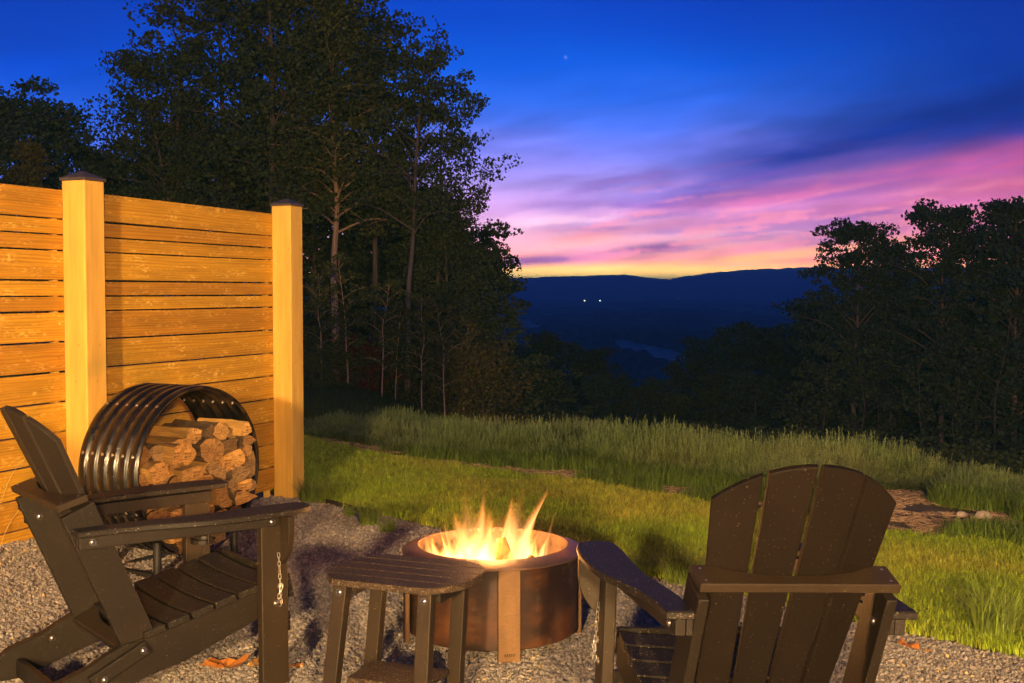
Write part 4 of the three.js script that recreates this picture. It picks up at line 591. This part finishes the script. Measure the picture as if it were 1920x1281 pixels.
  scatter('edge_weeds', 'short green weeds growing through the mulch at the right', 'weeds', blades(10, RM, 0.1, 0.006, 0.06, 0.6), 6500, 68, grassMat, (R, c) => {
    const F = 5.5 + 5 * R(), X = F * (-0.1 + 0.72 * R()), s = ACROSS(X, F), t = ALONG(X, F); if (s < lawnEdge(t) + 0.1 || s > 9) return null; if (fbm(X * 1.6 + 5, F * 1.6, 1e5, 1e5, 3) < 0.5 + 0.05 * sstep(0.2, 0.3, X / F)) return null; const k = 0.6 + 0.7 * R(); c.setRGB(0.13 * k, 0.2 * k, 0.03 * k); return [X, F, 0, 0.8 + 0.7 * R(), 0.7 + 0.9 * R(), 0, 0];
  });
  // tufts that hang over the gravel
  const RT = rng(70), tuftA = blades(150, RT, 0.2, 0.0048, 0.07, 0.85), tuftB = blades(110, RT, 0.15, 0.0044, 0.06, 0.9);
  const tm = [[0.16, 0.22, 0.02], [0.19, 0.26, 0.02], [0.3, 0.27, 0.04]].map((c) => phys({ color: rgb(...c), vertexColors: true, roughness: 0.7, transmission: 0.35, thickness: 0, side: THREE.DoubleSide }));
  for (const [X, F, s, g, m, label] of [[-1.3, 7.52, 0.9, tuftA, 0, 'dark grass tuft at the foot of the right fence post'], [-0.83, 6.78, 0.8, tuftA, 1, 'grass tuft hanging over the gravel, left of the fire pit'], [-0.7, 6.58, 0.75, tuftB, 1, 'low grass tuft just behind the rim of the fire pit'], [-0.98, 7.05, 0.6, tuftB, 1, 'small grass tuft at the dark lawn edging'], [0.78, 5.42, 1.0, tuftA, 1, 'grass tuft left of the turned chair, behind its arm'], [0.62, 5.62, 0.7, tuftB, 0, 'low grass tuft between fire pit and turned chair'], [1.42, 4.78, 0.7, tuftB, 1, 'flat grass tuft below the right arm of the turned chair'], [1.88, 4.52, 1.15, tuftA, 1, 'big fountain-shaped grass tuft on the gravel at the far right'], [2.02, 4.5, 0.9, tuftB, 2, 'yellowish grass tuft cut by the right edge of the photo']]) { const o = tag(obj('grass_tuft', g, tm[m]), label, 'grass tuft', 'tufts along the gravel edge'); o.position.copy(onGround(X, F)); o.scale.set(s, s * (s > 1.1 ? 1.2 : 1.05), s); o.rotation.y = X * 9; }
  // lawn edging, a dark strip standing a little proud between post and tuft
  const ed = []; for (let i = 0; i < 6; i++) { const t0 = -6.2 + i * 0.09, p = (t) => { const s = GRAVEL_EDGE + edgeWave(t), X = 0.719 * s + 0.695 * t, F = 0.695 * s - 0.719 * t; return onGround(X, F, 0.012); }; ed.push(bar(p(t0), p(t0 + 0.092), 0.05, 0.006, V3(0, 1, 0), 0.002)); }
  tag(obj('lawn_edging', merge(ed), std({ color: rgb(0.03, 0.02, 0.015), roughness: 0.8 })), 'dark strip edging the lawn beside the fence post', 'edging');
  // dry stalks before the fence
  const dry = std({ color: rgb(0.4, 0.3, 0.1), roughness: 0.9 });
  const weed = (label, lines) => { const o = thing('dry_weed', label, 'weed', lines[0][0], 0, 'dry weeds by the fence'); const b = V3(...lines[0][0]); for (const l of lines) obj('stalk', new THREE.TubeGeometry(new THREE.CatmullRomCurve3(l.map((p) => V3(...p).sub(b))), 16, 0.0014, 4), dry, o); };
  weed('thin dry weed stalk arching before the lower left fence boards', [[[-2.4, 0.05, -5.35], [-2.39, 0.3, -5.4], [-2.33, 0.52, -5.45], [-2.2, 0.66, -5.5]], [[-2.4, 0.05, -5.35], [-2.33, 0.3, -5.42], [-2.2, 0.45, -5.5], [-2.05, 0.5, -5.55]]]);
  weed('dry yellow grass blades lying low at the foot of the left boards', [[[-2.32, 0.05, -5.3], [-2.26, 0.16, -5.3], [-2.1, 0.19, -5.35], [-1.95, 0.13, -5.4]], [[-2.3, 0.05, -5.25], [-2.3, 0.2, -5.2], [-2.24, 0.1, -5.12]]]);
  // fallen leaves
  const leafM = [rgb(0.5, 0.17, 0.02), rgb(0.6, 0.28, 0.04), rgb(0.36, 0.1, 0.015)].map((color) => phys({ color, roughness: 0.75, transmission: 0.2, thickness: 0, side: THREE.DoubleSide }));
  const leafGeo = (seed) => { const R = rng(seed), n = 18, P = [0, 0.012, 0], I = []; for (let i = 0; i < n; i++) { const a = i / n * 6.283, r = 0.5 * (0.6 + 0.4 * Math.cos(a) ** 2) * (0.75 + 0.5 * R()); P.push(Math.cos(a) * r, 0.1 + 0.3 * (R() - 0.3) * r * 2, Math.sin(a) * r * 0.75); } for (let i = 0; i < n; i++) I.push(0, 1 + (i + 1) % n, 1 + i); const g = new THREE.BufferGeometry(); g.setAttribute('position', new THREE.Float32BufferAttribute(P, 3)); g.setIndex(I); return toCreasedNormals(g, 0.4); };
  [[-1.03, 4.17, 0.16, 0, 'large curled orange leaf on the gravel under the left chair'], [-0.93, 4.2, 0.09, 1, 'orange leaf beside the large curled leaf under the chair'], [-0.78, 4.18, 0.06, 0, 'small rust leaf at the foot of the chair leg'], [1.51, 4.42, 0.09, 0, 'rust-red leaf on gravel right of the turned chair'], [1.56, 4.36, 0.04, 1, 'tiny yellow leaf beside the rust-red leaf'], [-1.35, 8.7, 0.07, 1, 'pale yellow leaf on the lawn near the fence post'], [-0.78, 7.9, 0.05, 1, 'small yellow leaf lying mid lawn'], [0.25, 7.6, 0.06, 0, 'orange leaf on the lawn behind the fire'], [0.65, 6.9, 0.06, 1, 'straw-coloured leaf on the lawn right of the fire'], [-1.62, 8.9, 0.07, 2, 'brown leaf on the lawn against the tall grass'], [-1.15, 8.1, 0.05, 2, 'dark red leaf on the lawn left of centre'], [1.23, 4.9, 0.05, 1, 'orange leaf seen beside the chair upright']].forEach(([X, F, s, m, label], i) => { const o = tag(obj('fallen_leaf', leafGeo(200 + i), leafM[m]), label, 'leaf', 'fallen leaves'); o.position.copy(onGround(X, F, F > 4.6 && ACROSS(X, F) > GRAVEL_EDGE ? 0.035 : 0.008)); o.scale.set(s, s * 0.9, s); o.rotation.y = i * 1.7; });
  const rockG = new THREE.IcosahedronGeometry(1, 1); { const p = rockG.attributes.position; for (let i = 0; i < p.count; i++) { const k = 0.75 + 0.5 * vnoise(p.getX(i) * 1.6 + 9, p.getY(i) * 1.6 + p.getZ(i) * 2.1 + 5); p.setXYZ(i, p.getX(i) * k, p.getY(i) * k * 0.6, p.getZ(i) * k * 0.8); } rockG.computeVertexNormals(); }
  for (const [X, F, s, label] of [[2.83, 7.0, 0.055, 'pale stone lying in the mulch at the far right'], [2.72, 7.05, 0.035, 'small pale stone left of the bigger stone in the mulch']]) { const o = tag(obj('rock', rockG, std({ color: rgb(0.35, 0.27, 0.2), roughness: 0.9 })), label, 'stone', 'stones in the mulch'); o.position.copy(onGround(X, F, 0.015)); o.scale.setScalar(s); }
}

// ---------------------------------------------------------------- trees
const leafMat = (c) => phys({ color: rgb(...c), vertexColors: true, roughness: 0.75, transmission: 0.3, thickness: 0, side: THREE.DoubleSide, specularIntensity: 0.35 });
const barkTex = tex(256, 512, (u, v, x, y) => { const n = fbm(u * 22, v * 7, 22, 7, 5), f = fbm(u * 50, v * 26, 50, 26, 3); return mul3([0.2, 0.145, 0.105], 0.35 + 1.1 * n * (0.6 + 0.8 * f)); }, true);
const bark = std({ map: barkTex, bumpMap: barkTex, bumpScale: 0.02, roughness: 0.95 });
const barkMid = std({ map: barkTex, color: rgb(1.6, 1.5, 1.35), bumpMap: barkTex, bumpScale: 0.015, roughness: 0.95 });
const barkPale = std({ map: barkTex, color: rgb(3.4, 2.9, 2.3), bumpMap: barkTex, bumpScale: 0.01, roughness: 0.95 });
function limb(P, pts, r0, r1, seg) { // a tapering tube through pts
  const c = new THREE.CatmullRomCurve3(pts), n = Math.max(3, pts.length * 3), fr = c.computeFrenetFrames(n, false), A = [], N = [], U = [], I = [];
  for (let j = 0; j <= n; j++) { const p = c.getPointAt(j / n), r = mix(r0, r1, (j / n) ** 0.8); for (let i = 0; i <= seg; i++) { const a = i / seg * 6.2832, nx = fr.normals[j].clone().multiplyScalar(Math.cos(a)).addScaledVector(fr.binormals[j], Math.sin(a)); A.push(p.x + nx.x * r, p.y + nx.y * r, p.z + nx.z * r); N.push(nx.x, nx.y, nx.z); U.push(i / seg, j / n * 3); } }
  for (let j = 0; j < n; j++) for (let i = 0; i < seg; i++) { const a = j * (seg + 1) + i, b = a + seg + 1; I.push(a, a + 1, b + 1, a, b + 1, b); }
  const g = new THREE.BufferGeometry(); g.setAttribute('position', new THREE.Float32BufferAttribute(A, 3)); g.setAttribute('normal', new THREE.Float32BufferAttribute(N, 3)); g.setAttribute('uv', new THREE.Float32BufferAttribute(U, 2)); g.setIndex(I); P.push(prep(g)); return c;
}
// a tree of height 1 crown-radius-scaled: limbs that reach into an uneven crown, leaf sprays clustered at their ends
function makeTree(o) { // H, r (trunk), base (crown foot as share of H), spread, n (limbs), leaf, per, lean, fork, seed, flat
  const R = rng(o.seed), W = [], A = [], C = [], I = [], H = o.H;
  const leaf = (p, s) => { const d = V3(R() - 0.5, (R() - 0.5) * 0.7, R() - 0.5).normalize(), e = V3(R() - 0.5, (R() - 0.5) * 0.9, R() - 0.5).cross(d).normalize(), k = A.length / 3, t = 0.65 + 0.7 * R(), w = 0.3 + 0.2 * R(); for (const [a, b] of [[-0.5, 0], [-0.1, w], [0.5, 0.04], [0.05, -w]]) { A.push(p.x + (d.x * a + e.x * b) * s, p.y + (d.y * a + e.y * b) * s, p.z + (d.z * a + e.z * b) * s); C.push(t * (0.9 + 0.35 * R()), t, t * 0.85); } I.push(k, k + 1, k + 2, k, k + 2, k + 3); };
  const clump = (p, rad, n) => { for (let i = 0; i < n; i++) { const u = R() * 6.283, v = R() * 2 - 1, q = rad * (0.35 + 0.65 * Math.sqrt(R())), s = Math.sqrt(1 - v * v); leaf(V3(p.x + q * s * Math.cos(u), p.y + q * v * (o.flat ?? 0.55), p.z + q * s * Math.sin(u)), o.leaf * (0.7 + 0.6 * R())); } };
  const lean = o.lean ?? [0, 0], trunkPts = []; for (let i = 0; i <= 6; i++) { const u = i / 6; trunkPts.push(V3(lean[0] * u * u * H + (i ? (R() - 0.5) * 0.02 * H : 0), u * H * 0.93, lean[1] * u * u * H + (i ? (R() - 0.5) * 0.02 * H : 0))); }
  const stems = [limb(W, trunkPts, o.r, o.r * 0.18, 9)];
  if (o.fork) { const p = stems[0].getPointAt(o.fork), q = []; for (let i = 0; i <= 4; i++) { const u = i / 4; q.push(V3(p.x - o.spread * 0.45 * u, p.y + (H * 0.88 - p.y) * u, p.z + (R() - 0.5) * 0.3 * u)); } stems.push(limb(W, q, o.r * 0.7, o.r * 0.15, 7)); }
  for (let i = 0; i < o.n; i++) {
    const stem = stems[i % stems.length], u = mix(o.base, 0.98, (i + R() * 0.8) / o.n), p = stem.getPointAt(clamp(stem === stems[0] ? u : (u - 0.3) / 0.7)), v = clamp((u - o.base) / (1 - o.base)), env = o.spread * (o.prof ? o.prof(v) : Math.sqrt(Math.max(0.05, 1 - (v * 1.02 - 0.25) ** 2 * 1.45))) * (0.6 + 0.55 * R()), a = i * 2.4 + R() * 1.2, rise = (0.25 + 0.5 * v + 0.25 * (R() - 0.5)) * env, e = V3(p.x + Math.cos(a) * env, p.y + rise, p.z + Math.sin(a) * env), mid = p.clone().lerp(e, 0.5).add(V3((R() - 0.5) * 0.25 * env, 0.12 * env, (R() - 0.5) * 0.25 * env));
    const br = limb(W, [p, mid, e], Math.max(0.012, o.r * 0.3 * (1.1 - v)), 0.008, 5);
    for (let k = 0; k < o.sub; k++) { const w = 0.35 + 0.65 * (k + R()) / o.sub, b = br.getPointAt(clamp(w)), s = b.clone().add(V3((R() - 0.5) * env * 0.75, (R() - 0.35) * env * 0.45, (R() - 0.5) * env * 0.75)); if (k % 2 === 0) limb(W, [b, b.clone().lerp(s, 0.5).add(V3(0, 0.05, 0)), s], 0.01, 0.005, 3); clump(s, o.clump * (0.6 + 0.8 * R()), o.per * (0.6 + 0.8 * R()) | 0); }
    clump(e, o.clump * (0.6 + 0.7 * R()), o.per);
  }
  const g = new THREE.BufferGeometry(); g.setAttribute('position', new THREE.Float32BufferAttribute(A, 3)); g.setAttribute('color', new THREE.Float32BufferAttribute(C, 3)); g.setIndex(I); g.computeVertexNormals();
  g.computeBoundingBox(); return { H: g.boundingBox.max.y - 0.15, trunk: merge(W), crown: g };
}
const KIND = {
  broad: makeTree({ H: 12, r: 0.19, base: 0.34, spread: 2.9, n: 46, sub: 7, leaf: 0.135, per: 46, clump: 0.56, seed: 1, fork: 0.42, lean: [0.02, 0] }),
  tall: makeTree({ H: 12, r: 0.15, base: 0.42, spread: 2.1, n: 40, sub: 7, leaf: 0.13, per: 42, clump: 0.5, seed: 2, lean: [-0.02, 0.02] }),
  airy: makeTree({ H: 12, r: 0.15, base: 0.5, spread: 2.4, n: 26, sub: 7, leaf: 0.125, per: 38, clump: 0.42, seed: 3, lean: [0.07, 0] }),
  round: makeTree({ H: 8, r: 0.13, base: 0.2, spread: 2.1, n: 48, sub: 6, leaf: 0.12, per: 46, clump: 0.45, seed: 4 }),
  bushy: makeTree({ H: 8, r: 0.13, base: 0.1, spread: 2.2, n: 40, sub: 5, leaf: 0.18, per: 30, clump: 0.48, seed: 14 }),
  dome: makeTree({ H: 11, r: 0.15, base: 0.4, spread: 2.3, n: 46, sub: 6, leaf: 0.125, per: 48, clump: 0.4, seed: 5, flat: 0.45, prof: (v) => Math.sqrt(Math.max(0.06, 1 - (v * 1.04 - 0.12) ** 2 * 1.12)) }),
  sapling: makeTree({ H: 6, r: 0.045, base: 0.3, spread: 1.0, n: 16, sub: 4, leaf: 0.13, per: 16, clump: 0.3, seed: 6, lean: [0.05, 0.02] }),
  fir: makeTree({ H: 9, r: 0.12, base: 0.08, spread: 2.2, n: 60, sub: 5, leaf: 0.12, per: 32, clump: 0.35, seed: 7, flat: 0.3, prof: (v) => 1.05 - v }),
  shrub: makeTree({ H: 2.4, r: 0.03, base: 0.05, spread: 1.3, n: 22, sub: 4, leaf: 0.1, per: 34, clump: 0.34, seed: 8 }),
};
const GREEN = { warm: leafMat([0.12, 0.145, 0.042]), deep: leafMat([0.088, 0.122, 0.045]), cool: leafMat([0.08, 0.13, 0.08]), olive: leafMat([0.13, 0.118, 0.04]), red: leafMat([0.2, 0.04, 0.022]) };
const protos = {};
// x = bearing as X / F, F = distance, H = height, wide = crown width factor
function tree(kind, green, x, F, H, wide, label, group, turn = 0, name = 'tree', cat = 'tree', bk = bark) {
  const X = x * F, K = KIND[kind], key = kind + green + (bk === bark ? '' : 'p'); let o;
  if (!protos[key]) { o = thing(name, label, cat, [0, 0, 0], 0, group); obj('trunk', K.trunk, bk, o); obj('crown', K.crown, GREEN[green], o); protos[key] = o; } else { o = protos[key].clone(); o.name = numbered(name); scene.add(o); o.userData = {}; tag(o, label, cat, group); }
  const s = H / K.H; o.position.copy(onGround(X, F, -0.1)); o.scale.set(s * wide, s, s * wide); o.rotation.y = turn; return o;
}
const px = (p) => (p - 960) / 2200;
const topH = (x, F, y) => 1.36 + (548 - y) / 2200 * F - ground(x * F, F); // height that lifts a tree's top to that sight line
const ORD = ['first', 'second', 'third', 'fourth', 'fifth', 'sixth', 'seventh', 'eighth', 'ninth', 'tenth', 'eleventh', 'twelfth', 'thirteenth', 'fourteenth', 'fifteenth', 'sixteenth', 'seventeenth', 'eighteenth'];
const inOrder = (a) => a.slice().sort((p, q) => p[0] - q[0]);
const LW = 'trees of the wood on the left', LB = 'dense trees deeper in the left wood', RW = 'trees of the wood on the right', MW = 'dark trees on the slope below the meadow', US = 'bushes under the trees';
for (const [kind, green, p, F, y, wide, label, turn, bk] of [
  ['round', 'cool', 15, 30, 150, 1.15, 'round-topped dark tree at the far left, above the fence', 0.5],
  ['fir', 'olive', 60, 27, 262, 1.0, 'feathery conifer just above the left fence panel', 0],
  ['round', 'cool', 105, 33, 190, 0.85, 'loose-topped tree second from the left above the fence', 2.1],
  ['round', 'deep', 185, 35, 262, 0.8, 'low tree against the sky above the left fence post', 1.1],
  ['broad', 'deep', 330, 31, 60, 0.82, 'leafy tree at the left edge of the big tree mass', 0.4],
  ['broad', 'warm', 430, 33, -90, 0.95, 'very tall broad tree whose top leaves the photo, left of the forked tree', 4.0],
  ['broad', 'deep', 522, 30, -110, 0.9, 'tall tree with forked trunk rising behind the right fence post', 3.3],
  ['tall', 'warm', 628, 30, -20, 0.95, 'tall tree with pale straight trunk right of the fence', 0.9, 1],
  ['tall', 'deep', 700, 33, 10, 0.85, 'tall slim tree between the pale trunk and the leaning trunk', 2.2],
  ['airy', 'deep', 762, 29, 62, 0.8, 'tree with dark leaning trunk and airy crown at the right of the wood', 0.2],
  ['airy', 'deep', 815, 31, 130, 0.75, 'airy tree whose twigs stand out against the sunset', 5.4],
  ['round', 'deep', 835, 30.5, 395, 1.05, 'rounded dark tree low at the right end of the left wood', 1.4],
  ['round', 'deep', 912, 34, 455, 0.75, 'small rounded tree touching the ridge at the end of the left wood', 0.7],
]) tree(kind, green, px(p), F, topH(px(p), F, y), wide, label, LW, turn, 'tree', 'tree', bk ? barkPale : bark);
inOrder([[290, 40, 230, 'tall'], [390, 41, 220, 'broad'], [470, 43, 250, 'tall'], [560, 42, 200, 'broad'], [640, 44, 260, 'broad'], [730, 42, 290, 'tall'], [790, 43, 330, 'broad'], [870, 45, 420, 'round'], [240, 42, 290, 'round'], [590, 38, 260, 'round'], [680, 38, 300, 'round'], [760, 38, 330, 'round'], [830, 39, 420, 'round'], [350, 38, 300, 'round'], [450, 39, 280, 'round']]).forEach(([p, F, y, k], i) => tree(k === 'round' ? 'bushy' : k, 'deep', px(p), F, topH(px(p), F, y), 1.05, `dense dark tree deep inside the left wood, ${ORD[i]} from the left`, LB, i * 1.3));
[[715, 27.5, 520, 0, 'warm', 'thin pale sapling with two stems in front of the left wood'], [742, 28, 560, 1, 'olive', 'thin sapling right beside the leaning trunk'], [792, 27, 545, 2, 'warm', 'thin pale sapling right of the leaning trunk'], [834, 27, 560, 3, 'olive', 'slender sapling leaning right at the wood edge'], [650, 28, 470, 4, 'warm', 'leafy sapling below the pale straight trunk'], [600, 27.5, 500, 5, 'warm', 'leafy sapling just right of the fence post'], [870, 28, 590, 1.2, 'olive', 'small sapling at the right end of the left wood']].forEach(([p, F, y, t, g, label]) => tree('sapling', g, px(p), F, topH(px(p), F, y), 1.0, label, 'saplings at the edge of the left wood', t, 'sapling', 'sapling', barkPale));
[[585, 26.5, 650, 'warm', 'dim green bush right behind the fence post'], [630, 28, 640, 'warm', 'green bush below the pale straight trunk'], [690, 29, 640, 'red', 'reddish bush in the gloom between the trunks'], [660, 30, 620, 'red', 'red-leaved bush deeper behind the pale trunk'], [735, 30, 640, 'deep', 'dark bush behind the leaning trunk'], [800, 29, 650, 'olive', 'olive bush right of the leaning trunk'], [860, 28, 640, 'olive', 'pale olive bush at the wood corner'], [905, 28, 640, 'olive', 'pale-leaved bush at the right corner of the left wood'], [940, 31, 660, 'deep', 'dark bush sloping down from the left wood'], [990, 36, 668, 'deep', 'low dark bush in the dip beyond the lawn'], [770, 31, 600, 'warm', 'tall bush filling the space behind the leaning trunk'], [560, 29, 600, 'warm', 'tall bush half hidden by the right fence post']].forEach(([p, F, y, g, label], i) => tree('shrub', g, px(p), F, topH(px(p), F, y), 1.1, label, US, i * 2.1, 'shrub', 'bush'));
for (const [kind, p, F, y, wide, label, t] of [
  ['dome', 1606, 42, 408, 0.86, 'domed tree standing clear at the left of the right wood', 0],
  ['dome', 1672, 45, 452, 0.62, 'lower tree tucked behind the domed tree', 2],
  ['dome', 1768, 40, 376, 0.85, 'tall leafy tree with straight trunk in the right wood', 1],
  ['airy', 1836, 43, 384, 0.6, 'thin-topped tree beside the tallest tree of the right wood', 3.5],
  ['dome', 1905, 38, 362, 0.85, 'tallest tree at the right edge of the photo', 4],
]) tree(kind, 'cool', px(p), F, topH(px(p), F, y), wide, label, RW, t, 'tree', 'tree', barkMid);
inOrder([[1480, 58, 610], [1540, 54, 560], [1565, 52, 590], [1640, 54, 560], [1690, 52, 545], [1735, 54, 560], [1812, 52, 560], [1860, 52, 600], [1920, 54, 560], [1960, 52, 500], [1980, 42, 400]]).forEach(([p, F, y], i) => tree('bushy', 'deep', px(p), F, topH(px(p), F, y), 1.0, `dense dark tree behind the right wood's trunks, ${ORD[i]} from the left`, 'dense trees filling the right wood', i * 1.9));
[[1500, 38, 680], [1545, 36, 640], [1622, 36, 640], [1655, 38, 650], [1735, 35, 660], [1792, 36, 660], [1862, 37, 560]].forEach(([p, F, y], i) => tree('sapling', 'deep', px(p), F, topH(px(p), F, y), 1, ['slim dark sapling at the left end of the right wood', 'slim sapling left of the domed tree', 'bent sapling right of the domed tree trunk', 'forked thin sapling between the two big right trunks', 'curved sapling just left of the straight trunk', 'thin sapling right of the straight trunk', 'thin tall pole-like tree near the right edge'][i], 'saplings in the right wood', i, 'sapling', 'sapling'));
inOrder([[965, 58, 652], [1015, 60, 618], [1062, 64, 632], [1110, 60, 648], [1150, 52, 690], [1195, 48, 716], [1240, 50, 706], [1285, 58, 668], [1330, 62, 630], [1385, 64, 602], [1430, 66, 606], [1480, 60, 640], [1120, 46, 700], [1040, 44, 700], [1340, 48, 690], [1420, 46, 690], [985, 42, 720], [1270, 44, 730]]).forEach(([p, F, y], i) => tree('bushy', i % 3 ? 'deep' : 'cool', px(p), F, topH(px(p), F, y), 1.0, `dark bushy tree on the slope between the woods, ${ORD[i]} from the left`, MW, i * 2.3));
inOrder([[960, 30, 740], [1030, 30, 748], [1100, 28, 752], [1170, 28, 758], [1240, 27, 762], [1310, 26, 764], [1380, 25, 768], [1450, 25, 772], [1520, 25, 770], [1590, 25, 780], [1680, 24, 790], [1750, 24, 800], [1830, 23, 800], [1900, 23, 805]]).forEach(([p, F, y], i) => tree('shrub', 'deep', px(p), F, Math.max(0.9, topH(px(p), F, y + 30)), 1.5, `low dark scrub beyond the tall meadow grass, ${ORD[i]} clump from the left`, 'scrub beyond the meadow', i * 1.7, 'shrub', 'bush'));

// ---------------------------------------------------------------- valley and ridge
{
  const RV = rng(81), blob = new THREE.IcosahedronGeometry(1, 1); { const p = blob.attributes.position; for (let i = 0; i < p.count; i++) { const k = 0.8 + 0.45 * hash(Math.round(p.getX(i) * 40), Math.round(p.getY(i) * 40 + p.getZ(i) * 97)); p.setXYZ(i, p.getX(i) * k, p.getY(i) * k, p.getZ(i) * k); } blob.computeVertexNormals(); }
  const fields = [[1185, 655, 70, 14], [1100, 578, 30, 5], [1500, 607, 44, 7], [985, 605, 34, 5], [1330, 590, 30, 4], [1080, 690, 30, 5], [1270, 668, 26, 5]].map(([x, y, w, h]) => { const D = (1.36 + 33) / ((y - 548) / 2200), X = (x - 960) / 2200 * D; const b = h * D * D / (2200 * 31), hid = 9 * D / 33; return { X, F: D - hid / 2, a: w / 2200 * D, b: b + hid / 2 }; });
  const inField = (X, F) => fields.some((f) => ((X - f.X) / f.a) ** 2 + ((F - f.F) / f.b) ** 2 < 1);
  const fm = std({ color: rgb(0.36, 0.4, 0.28), roughness: 1 });
  fields.forEach((f) => { const P = [f.X, ground(f.X, f.F) + 0.6, -f.F], I = []; for (let i = 0; i < 32; i++) { const a = i / 32 * 6.283, k = 0.85 + 0.3 * vnoise(Math.cos(a) * 2 + f.X, Math.sin(a) * 2), X = f.X + Math.cos(a) * f.a * k, F = f.F + Math.sin(a) * f.b * k; P.push(X, ground(X, F) + 0.6, -F); I.push(0, 1 + (i + 1) % 32, 1 + i); } const g = new THREE.BufferGeometry(); g.setAttribute('position', new THREE.Float32BufferAttribute(P, 3)); g.setIndex(I); g.computeVertexNormals(); struct('field', g, fm); });
  const n = 46000, im = new THREE.InstancedMesh(blob, std({ color: 0xffffff, roughness: 1 }), n), m4 = new THREE.Matrix4(), q = new THREE.Quaternion(), c = new THREE.Color(); let k = 0, tries = 0;
  while (k < n && tries++ < n * 9) {
    const F = 300 * Math.exp(RV() * Math.log(3600 / 300)), X = (RV() - 0.5) * F * 1.05; if (inField(X, F)) continue;
    const y = ground(X, F), big = (2.4 + 3 * RV()) * (1 + F / 2600); q.setFromEuler(new THREE.Euler(0, RV() * 6.28, 0)); m4.compose(V3(X, y + big * 0.5, -F), q, V3(big * (1 + F / 1500), big * (0.55 + 0.4 * RV()), big * (1 + F / 1500))); im.setMatrixAt(k, m4); const t = (0.35 + 0.9 * RV()) * (0.35 + 1.5 * sstep(0.35, 0.65, fbm(X * 0.012 + 9, F * 0.004, 1e5, 1e5, 3))); c.setRGB(0.06 * t, 0.11 * t, 0.06 * t); im.setColorAt(k, c); k++;
  }
  im.count = k; im.name = 'valley_forest'; shadows(im); tag(im, 'dark forest covering the valley floor below the ridge', 'forest', null, 'stuff'); scene.add(im);
  // the ridge across the valley
  const prof = [[-4000, 515], [-800, 515], [300, 530], [900, 527], [975, 522], [1060, 519], [1180, 516], [1222, 521], [1262, 525], [1300, 520], [1380, 512], [1450, 507], [1540, 504], [1700, 503], [1850, 503], [2300, 510], [4000, 515], [7000, 520]];
  const crest = (x) => { let i = 0; while (i < prof.length - 2 && x > prof[i + 1][0]) i++; const t = clamp((x - prof[i][0]) / (prof[i + 1][0] - prof[i][0])); return mix(prof[i][1], prof[i + 1][1], t * t * (3 - 2 * t) * 0.4 + t * 0.6); };
  const P = [], I = [], nx = 1500, nz = 26, D = 4200;
  for (let j = 0; j <= nz; j++) for (let i = 0; i <= nx; i++) { const a = mix(-1.15, 1.2, i / nx), v = j / nz, F = 3300 + 1500 * v, X = Math.tan(a) * D * (0.9 + 0.1 * v), x = 960 + 2200 * Math.tan(a), H = (548 - crest(x)) / 2200 * D + 1.4, y0 = ground(X, F), rise = v < 0.6 ? sstep(0, 0.6, v) : 1 - 0.3 * (v - 0.6); const fold = 10 * (fbm(X * 0.004, F * 0.003, 1e5, 1e5, 4) - 0.5) * Math.sin(Math.min(v / 0.6, 1) * 3.14), tr = hash(i, 3) * (x > 1290 && x < 1560 ? 8 : 3.5) * (v > 0.5 && v < 0.66 ? 1 : 0.5); P.push(X, mix(y0 - 2, H * (F / D), rise) + fold + tr, -F); }
  for (let j = 0; j < nz; j++) for (let i = 0; i < nx; i++) { const a = j * (nx + 1) + i, b = a + nx + 1; I.push(a, a + 1, b + 1, a, b + 1, b); }
  const g = new THREE.BufferGeometry(); g.setAttribute('position', new THREE.Float32BufferAttribute(P, 3)); g.setIndex(I); g.computeVertexNormals(); struct('mountain', g, std({ color: rgb(0.03, 0.045, 0.03), roughness: 1 }));
  // farm lights down in the valley
  const lamps = [[1096, 564, [1, 0.85, 0.6], 'warm white yard light far down in the valley'], [1125, 564, [0.5, 1, 0.75], 'greenish yard light far down in the valley'], [1272, 560, [0.8, 0.8, 0.9], 'faint pale yard light at the foot of the ridge']];
  lamps.forEach(([x, y, col, label], i) => { const F = 1500, X = (x - 960) / 2200 * F, Y = 1.36 - (y - 548) / 2200 * F, y0 = ground(X, F), o = thing('yard_light', label, 'light', [X, y0, -F], 0, 'lights in the valley'); obj('pole', cyl(0.15, Y - y0, 6).translate(0, (Y - y0) / 2, 0), M.blackMetal, o); obj('lamp', new THREE.SphereGeometry(i === 2 ? 0.5 : 0.8, 10, 8).translate(0, Y - y0, 0), std({ emissive: rgb(...col), emissiveIntensity: i === 2 ? 1.4 : 4, color: rgb(0.2, 0.2, 0.2) }), o); });
  const hx = (1202 - 960) / 2200, HF = 640, hy = ground(hx * HF, HF), hs = thing('farmhouse', 'tiny pale house beside the pale field in the valley', 'house', [hx * HF, hy, -HF]);
  obj('wall', box(3, 2.4, 2.4, 0.05).translate(0, 1.2, 0), std({ color: rgb(0.6, 0.6, 0.62), roughness: 0.8 }), hs); obj('roof', new THREE.CylinderGeometry(0.01, 2.1, 1.3, 4).rotateY(Math.PI / 4).translate(0, 3.05, 0), std({ color: rgb(0.2, 0.2, 0.22), roughness: 0.8 }), hs);
}

renderer.render(scene, camera);
